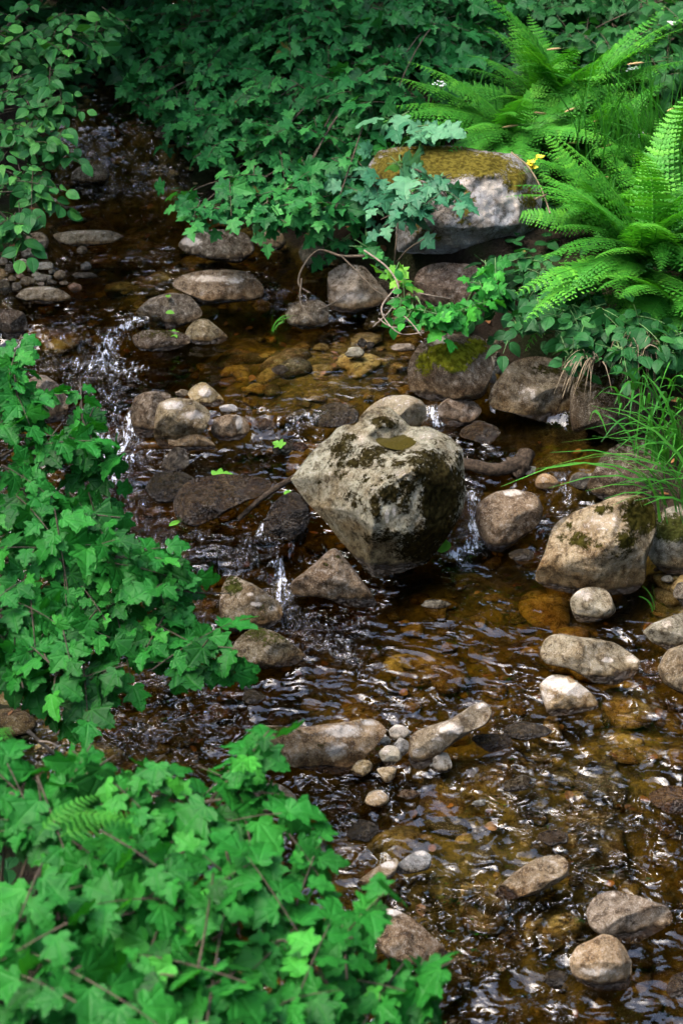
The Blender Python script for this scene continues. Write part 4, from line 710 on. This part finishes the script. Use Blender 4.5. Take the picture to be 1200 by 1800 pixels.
tuft('dark hanging grass below the fern at the frame edge', at_d(1180, 700, 5.75), 60, .24, spread=.12, lean=.6, tow=(-.3, -.6, -.5), tone=.25)
tuft('dry straw tuft hanging from the bank beneath the green tufts', foot(905, 585), 70, .17, 'straw', spread=.045, lean=.8, tow=(0, -.8, -.5), width=.003)
tuft('dry straw tuft dangling over the dark overhanging boulder', at_d(1030, 632, 5.95), 26, .16, 'straw', spread=.03, lean=.6, tow=(-.4, -.8, -1.), width=.0025)
tuft('dry straw curtain hanging at the earthy bank', at_d(1120, 615, 5.95), 45, .28, 'straw', spread=.035, lean=.35, tow=(0, -.4, -1.1), width=.0025)
tuft('green grass between the herbs and the golden moss boulder', at_d(790, 245, 7.7), 60, .35, spread=.14, lean=.7, tone=.35)
tuft('submerged grass bent over in the amber pool', P(480, 580), 7, .13, spread=.01, lean=.5, tow=(.8, 0, 0), tone=.8, width=.004)
tuft('single bent grass stem by the domed boulder foot', P(1150, 1075), 3, .14, spread=.012, lean=.4, tow=(-.5, .2, 0), tone=.85, width=.003)
gp = [at_d(x_, y_, d_) for x_, y_, d_ in zip(R.uniform(1050, 1280, 90), R.uniform(220, 420, 90), R.uniform(6.9, 7.8, 90))]
gp += [np.array([x_, y_, gz(x_, y_)]) for x_, y_ in zip(R.uniform(1.75, 4, 110), R.uniform(7.2, 11, 110))]
o = link('grass', blades(gp, 8, .42, 'grass', 'grass', (0, 0, 0), width=.004, lean=.6, tow=(-.35, -.3, 0), tone=.34, spread=.08)); tag(o, kind='stuff')
def seed_stem(label, tip, base, group):
    tip = np.asarray(tip); base = np.asarray(base); r = thing('timothy_stalk', base, label, 'grass stalk', group)
    pts = bez(base, base+np.array([0, 0, 1.])*np.linalg.norm(tip-base)*.8, tip, 10); T = Tubes(); T.add(pts, .0016, .001, 4); link('stem', T.mesh('stem', M['green'], base), r)
    d = nrm(pts[-1]-pts[-2]); hd = tip+np.linspace(0, 1, 7)[:, None]*d*.085; T = Tubes(); T.add(hd, .0055, .0055, 6); V = T.V[0].reshape(7, 6, 3)
    sc = np.array([.3, .9, 1, 1, .9, .7, .15])[:, None, None]; V[:] = hd[:, None]+(V-hd[:, None])*sc; link('seed_head', T.mesh('seed_head', M['seed'], base), r)
for px, py in [(1060, 205), (1020, 250), (1130, 110), (985, 85), (1025, 298), (910, 220), (1055, 232), (1150, 235), (1080, 250), (1175, 245), (1090, 275), (1130, 275), (1185, 190), (1010, 190), (1075, 310), (925, 232), (1000, 272), (1040, 218), (960, 200)]:
    tp = at_d(px, py, 7.3); seed_stem('arching grass stalk with a tan seed head over the large fern', tp, tp+np.array([R.uniform(.2, .5), R.uniform(.1, .4), -R.uniform(.45, .6)]), 'tan timothy grass stalks')
# ------------------------------------------------------------------ flowers
def flower(name, label, head, base, mat, cat, group, umbel=False):
    head = np.asarray(head); base = np.asarray(base); r = thing(name, base, label, cat, group); T = Tubes(); T.add(bez(base, (base+head)/2+np.array([.02, 0, .05]), head, 8), .002, .0012, 4)
    L = Leaves()
    if umbel:
        for k in range(14):
            q = head+rv(1.)*np.array([.016, .016, .005]); T.add(np.stack([head-np.array([0, 0, .02]), q]), .0007, .0006, 3)
            for j in range(5): a = j*1.2566; L.add(q, np.array([math.cos(a), math.sin(a), .2]), np.array([0, -.6, 1.]), .0065, .5)
    else:
        for j in range(6): a = j*1.047; L.add(head, np.array([math.cos(a), math.sin(a), .45]), np.array([0, -.3, 1.]), .022, .5)
    link('stem', T.mesh('stem', M['green'], base), r); link('petals' if not umbel else 'flower_head', L.mesh('petals', 'ovate', M[mat], base, droop=.0, fold=.1), r)
for px, py in [(747, 108), (757, 114), (766, 100), (769, 115), (752, 104)]:
    h_ = at_d(px, py, 8.2); flower('white_umbel_flower', 'white umbel flower in the shade above the green herbs', h_, h_-np.array([0, -.1, .55]), 'white', 'flower', 'white umbels above the herbs', True)
for px, py in [(1015, 222), (1110, 120), (1122, 238), (775, 148), (1180, 40)]:
    h_ = at_d(px, py, 7.6); flower('white_umbel_flower', 'small white umbel scattered among the ferns and grass', h_, h_-np.array([0, -.1, .5]), 'white', 'flower', 'white umbels among the ferns', True)
for px, py in [(948, 277), (933, 286), (937, 296), (930, 291), (946, 281)]:
    h_ = at_d(px, py, 7.0); flower('buttercup', 'small yellow buttercup beside the golden moss boulder', h_, h_-np.array([-.03, -.08, .22]), 'yellow', 'flower', 'yellow buttercups by the golden moss boulder')
# ------------------------------------------------------------------ dead wood
def branch(name, label, paths, mat, cat, r0=.006, r1=.002, k=6, wob=.06):
    T = Tubes(); off = np.asarray(paths[0][0][0] if isinstance(paths[0], tuple) else paths[0][0])
    for p in paths:
        p, a, b = p if isinstance(p, tuple) else (p, r0, r1); T.add(spline(p, 6), a, b, k, wob)
    return tag(link(name, T.mesh(name, M[mat], off), None, off), label, cat)
D = lambda *q: [at_d(a, b, d_) for a, b, d_ in q]
branch('dead_branch', 'pale leafless branched twig dangling into the amber pool', [(D((640, 440, 6.6), (680, 470, 6.45), (700, 505, 6.35), (690, 540, 6.3), (655, 575, 6.25)), .0045, .0022), (D((690, 540, 6.3), (720, 565, 6.2), (740, 590, 6.15)), .004, .002), (D((695, 505, 6.35), (670, 545, 6.3), (700, 585, 6.2), (745, 585, 6.15)), .004, .002), (D((665, 560, 6.25), (690, 575, 6.2), (735, 572, 6.2)), .003, .001), (D((735, 515, 6.5), (760, 520, 6.5), (790, 525, 6.55)), .003, .002)], 'twig', 'branch')
branch('root_branch', 'thin crooked root reaching from the bank to the square brown stone', [(D((640, 450, 6.75), (600, 450, 6.8), (560, 440, 6.9), (532, 470, 6.75), (525, 500, 6.6), (545, 515, 6.5)), .007, .003), (D((530, 490, 6.6), (528, 530, 6.45), (548, 562, 6.2)), .004, .002), (D((600, 450, 6.8), (640, 490, 6.6), (660, 510, 6.5), (690, 525, 6.4)), .004, .002), (D((560, 545, 6.3), (590, 530, 6.35), (610, 515, 6.4)), .003, .001)], 'bark', 'root')
branch('sprout_twig', 'bare stems rising beside the golden moss boulder', [(D((693, 470, 6.8), (696, 430, 6.7), (700, 380, 6.75)), .005, .004), (D((690, 470, 6.8), (715, 440, 6.7), (745, 420, 6.6)), .004, .003)], 'bark', 'stem')
branch('driftwood_log', 'dark driftwood log with a knotted stump end right of the big boulder', [(list(P([800, 830, 868, 900], [812, 818, 826, 820], [.03, .035, .03, .035])), .022, .028), (list(P([902, 914, 922, 924], [838, 826, 812, 798], [.0, .02, .045, .06])), .022, .034), (list(P([890, 908, 918], [818, 816, 806], [.035, .04, .05])), .03, .03)], 'drift', 'driftwood', wob=.07, k=12)
branch('leaning_stick', 'grey brown stick leaning from the wet slab onto the big boulder', [(list(P([418, 450, 485, 520], [914, 884, 858, 838], [.01, .05, .08, .12])), .009, .013)], 'drift', 'stick', wob=.08, k=8)
branch('dry_stalk', 'dry bent stalk lying over the golden moss boulder', [(D((898, 268, 6.95), (925, 290, 6.75), (945, 320, 6.55), (958, 350, 6.45)), .004, .003), (D((940, 350, 6.45), (962, 342, 6.4)), .005, .004), (D((958, 350, 6.45), (966, 375, 6.4)), .004, .004)], 'straw', 'stalk')
branch('bare_twig', 'thin red twig stretching from the left shrub to the mossy scarred stone', [(D((300, 1035, 4.15), (350, 1042, 4.25), (405, 1043, 4.4)), .003, .0015)], 'bark', 'twig')
branch('bare_twig', 'thin branch crossing the dark water above the near shrub', [(D((50, 1285, 3.9), (90, 1320, 3.95), (120, 1335, 4.0)), .005, .003), (D((70, 1303, 3.92), (88, 1305, 3.9), (104, 1313, 3.9)), .003, .002)], 'twig', 'twig')
branch('bare_twig', 'arching bare twig in the dark corner behind the alder', [(D((0, 60, 7.6), (30, 30, 7.7), (65, 5, 7.8)), .008, .005)], 'bark', 'twig')
# ------------------------------------------------------------------ fallen leaves
def fallen(label, px, py, sz, mat, kind='maple', dz=.012, ang=0., tree=None):
    p = P(px, py, dz)
    if tree is not None: p = hit(px, py, tree)+np.array([0, 0, .006])
    L = Leaves(); L.add(np.zeros(3), np.array([math.sin(ang), math.cos(ang)*.8, .1]), np.array([0, -.25, 1.]), sz, .7); tag(link('fallen_leaf', L.mesh('fallen_leaf', kind, M[mat], droop=.05, fold=.15), None, p), label, 'leaf')
fallen('pale green maple leaf lying on the wet black slab', 375, 836, .075, 'lime', ang=1.4, dz=.09)
fallen('tiny yellow leaf on the wet black slab', 381, 856, .03, 'lime', 'ovate', ang=.6, dz=.08)
fallen('green leaf stuck on the dark wet pebble', 497, 784, .05, 'lime', ang=-.9, dz=.055)
fallen('yellow leaf speck high on the smooth brown stone', 295, 523, .035, 'lime', 'ovate', dz=.12)
fallen('yellow leaf speck low on the smooth brown stone', 292, 549, .04, 'lime', 'ovate', dz=.10, ang=2.)
fallen('small leaf on the mossy ledge stone', 300, 587, .05, 'lime', ang=1.2, dz=.06)
fallen('upright pale leaf sprig caught in the foam by the big boulder', 775, 972, .085, 'lime', 'ovate', ang=.1, dz=.03)
fallen('thin green leaf caught at the domed brown stone', 850, 896, .05, 'lime', 'ovate', ang=.5, dz=.08)
fallen('half sunk leaf beside the wet black slab', 297, 925, .07, 'lime', 'narrow', ang=.7, dz=.01)
fallen('yellow leaf on the wet stone under the leaning stick', 505, 872, .04, 'lime', 'ovate', dz=.11)
# ------------------------------------------------------------------ undergrowth on the banks and dead leaves on the bed: nobody could count them
def cover():
    L = Leaves(); x_ = R.uniform(-5, 5.5, 9000); y_ = R.uniform(.5, 11, 9000); z_, d_ = ground_z(x_, y_); n = 0
    pt = vn(np.stack([x_*1.7, y_*1.7, 0*x_], -1))
    for i in np.where((d_ > .22) & (d_ < 2.6) & (pt > -.35))[0][:3400]:
        a = R.uniform(0, 6.28); s_ = R.uniform(.03, .075); p = np.array([x_[i], y_[i], z_[i]+R.uniform(.01, .10)])
        for k in range(3): b = a+k*2.1+R.normal(0, .3); L.add(p, np.array([math.cos(b), math.sin(b), R.uniform(-.1, .5)]), np.array([0, -.2, 1.])+rv(.3), s_, R.normal(.35, .18))
    tag(link('undergrowth', L.mesh('undergrowth', 'ovate', M['back'])), kind='stuff')
    L = Leaves(); x_ = R.uniform(-2.4, 3, 1600); y_ = R.uniform(1.6, 9.5, 1600); z_, d_ = ground_z(x_, y_)
    for i in np.where(d_ < .3)[0][:520]:
        a = R.uniform(0, 6.28); L.add(np.array([x_[i], y_[i], z_[i]+.02+R.uniform(0, .02)]), np.array([math.cos(a), math.sin(a), R.normal(0, .12)]), np.array([0, 0, 1.])+rv(.25), R.uniform(.02, .045), .5)
    tag(link('leaf_litter', L.mesh('leaf_litter', 'ovate', mat_simple('dead_leaf', (.05, .022, .008), (.20, .085, .025), 25, .5))), kind='stuff')
cover()
# ------------------------------------------------------------------ the wood behind and beside the stream (unseen dark mass that the water mirrors, shaped to hold back sky light)
def wood():
    L = Leaves(); T = Tubes(); g = np.random.default_rng(5)
    def clump(c, r, n):
        for k in range(n):
            v = nrm(g.normal(size=3)); p = c+v*r*g.uniform(.3, 1)*np.array([1, 1, .7])
            L.add(p, nrm(v+g.normal(size=3)*.5), nrm(np.array([0, 0, 1.])+g.normal(size=3)*.6), g.uniform(.3, .7), g.normal(.35, .15))
    oel, oaz = math.radians(64), math.radians(-38); od = np.array([math.sin(oaz)*math.cos(oel), math.cos(oaz)*math.cos(oel), math.sin(oel)]); mid_ = np.array([.1, 4.8, 0]); az2, el2 = math.radians(-140), math.radians(52); od2 = np.array([math.sin(az2)*math.cos(el2), math.cos(az2)*math.cos(el2), math.sin(el2)])
    od3 = nrm(np.array([-.25, -.35, 1.])); pt3 = np.array([1.7, 7.6, .8]); ang = lambda q, o_, d_: math.acos(float(np.clip(nrm(q-o_)@d_, -1, 1)))
    blocked = lambda q, m_: ang(q, mid_, od) < OPEN+m_ or ang(q, mid_, od2) < OPEN2+m_ or ang(q, pt3, od3) < math.radians(34)  # openings left in the canopy to let sky light in
    for i in range(58):
        if i < 22: x_ = -15+30*i/21+g.normal(0, .6); y_ = g.uniform(13.5, 18); h_ = g.uniform(10, 13)
        else: sg = 1 if i % 2 else -1; x_ = sg*g.uniform(5., 10); y_ = g.uniform(-6, 13); h_ = g.uniform(8.5, 13)
        h_ -= .35*max(0, gz(x_, y_)-1); z_ = gz(x_, y_); lean = np.array([-np.sign(x_)*g.uniform(.2, 1.), g.normal(0, .3), 0]); top = np.array([x_, y_, z_+h_])+lean
        T.add(bez([x_, y_, z_-.2], [x_, y_, z_+h_*.5], top, 7), .17, .03, 7)
        for k in range(16):
            u = g.uniform(.12, 1.); c = np.array([x_, y_, z_])+(top-np.array([x_, y_, z_]))*u; rad = 3.0*math.sin(math.pi*min(1, u*.75+.2))+.3
            a = g.uniform(0, 6.28); q = c+np.array([math.cos(a), math.sin(a), g.uniform(-.1, .3)])*rad*g.uniform(.4, 1.)
            if q[2] < 3.4 and abs(q[0]) < 6 and q[1] < 13: continue
            if blocked(q, 0): continue
            T.add(bez(c, (c+q)/2+[0, 0, .2], q, 4), .035, .012, 4); clump(q, g.uniform(.8, 1.5), 60)
    for i in range(15):  # low unseen crown added to shade the upper left of the stream
        q = np.array([g.uniform(-3.2, -.7), g.uniform(7.4, 10.), g.uniform(2.0, 3.4)]); T.add(bez([-5., q[1], 3.], [(q[0]-5)/2, q[1], 3.4], q, 5), .03, .01, 4); clump(q, g.uniform(.45, .75), 26)
    # unseen limbs added overhead to block sky light from the stream
    for i in range(150):
        a = g.uniform(0, 6.28); el = g.uniform(.5, 1.5); rr = g.uniform(6.5, 9.5); q = mid_+rr*np.array([math.sin(a)*math.cos(el), math.cos(a)*math.cos(el)*1.1, math.sin(el)])
        if blocked(q, .06) or q[2] < 4: continue
        sg = 1 if q[0] > 0 else -1; b = np.array([sg*7., q[1]+g.normal(0, 1), min(q[2], 7.)]); T.add(bez(b, (b+q)/2+[0, 0, .6], q, 6), .05, .012, 4); clump(q, g.uniform(.9, 1.6), 60)
    o = link('wood', L.mesh('wood', 'ovate', M['back'])); tag(o, kind='stuff'); o2 = link('wood_trunks', T.mesh('wood_trunks', M['trunk'])); tag(o2, kind='stuff')
OPEN, OPEN2 = math.radians(31), math.radians(19)
wood()
print('verts', sum(len(m.vertices) for m in bpy.data.meshes))
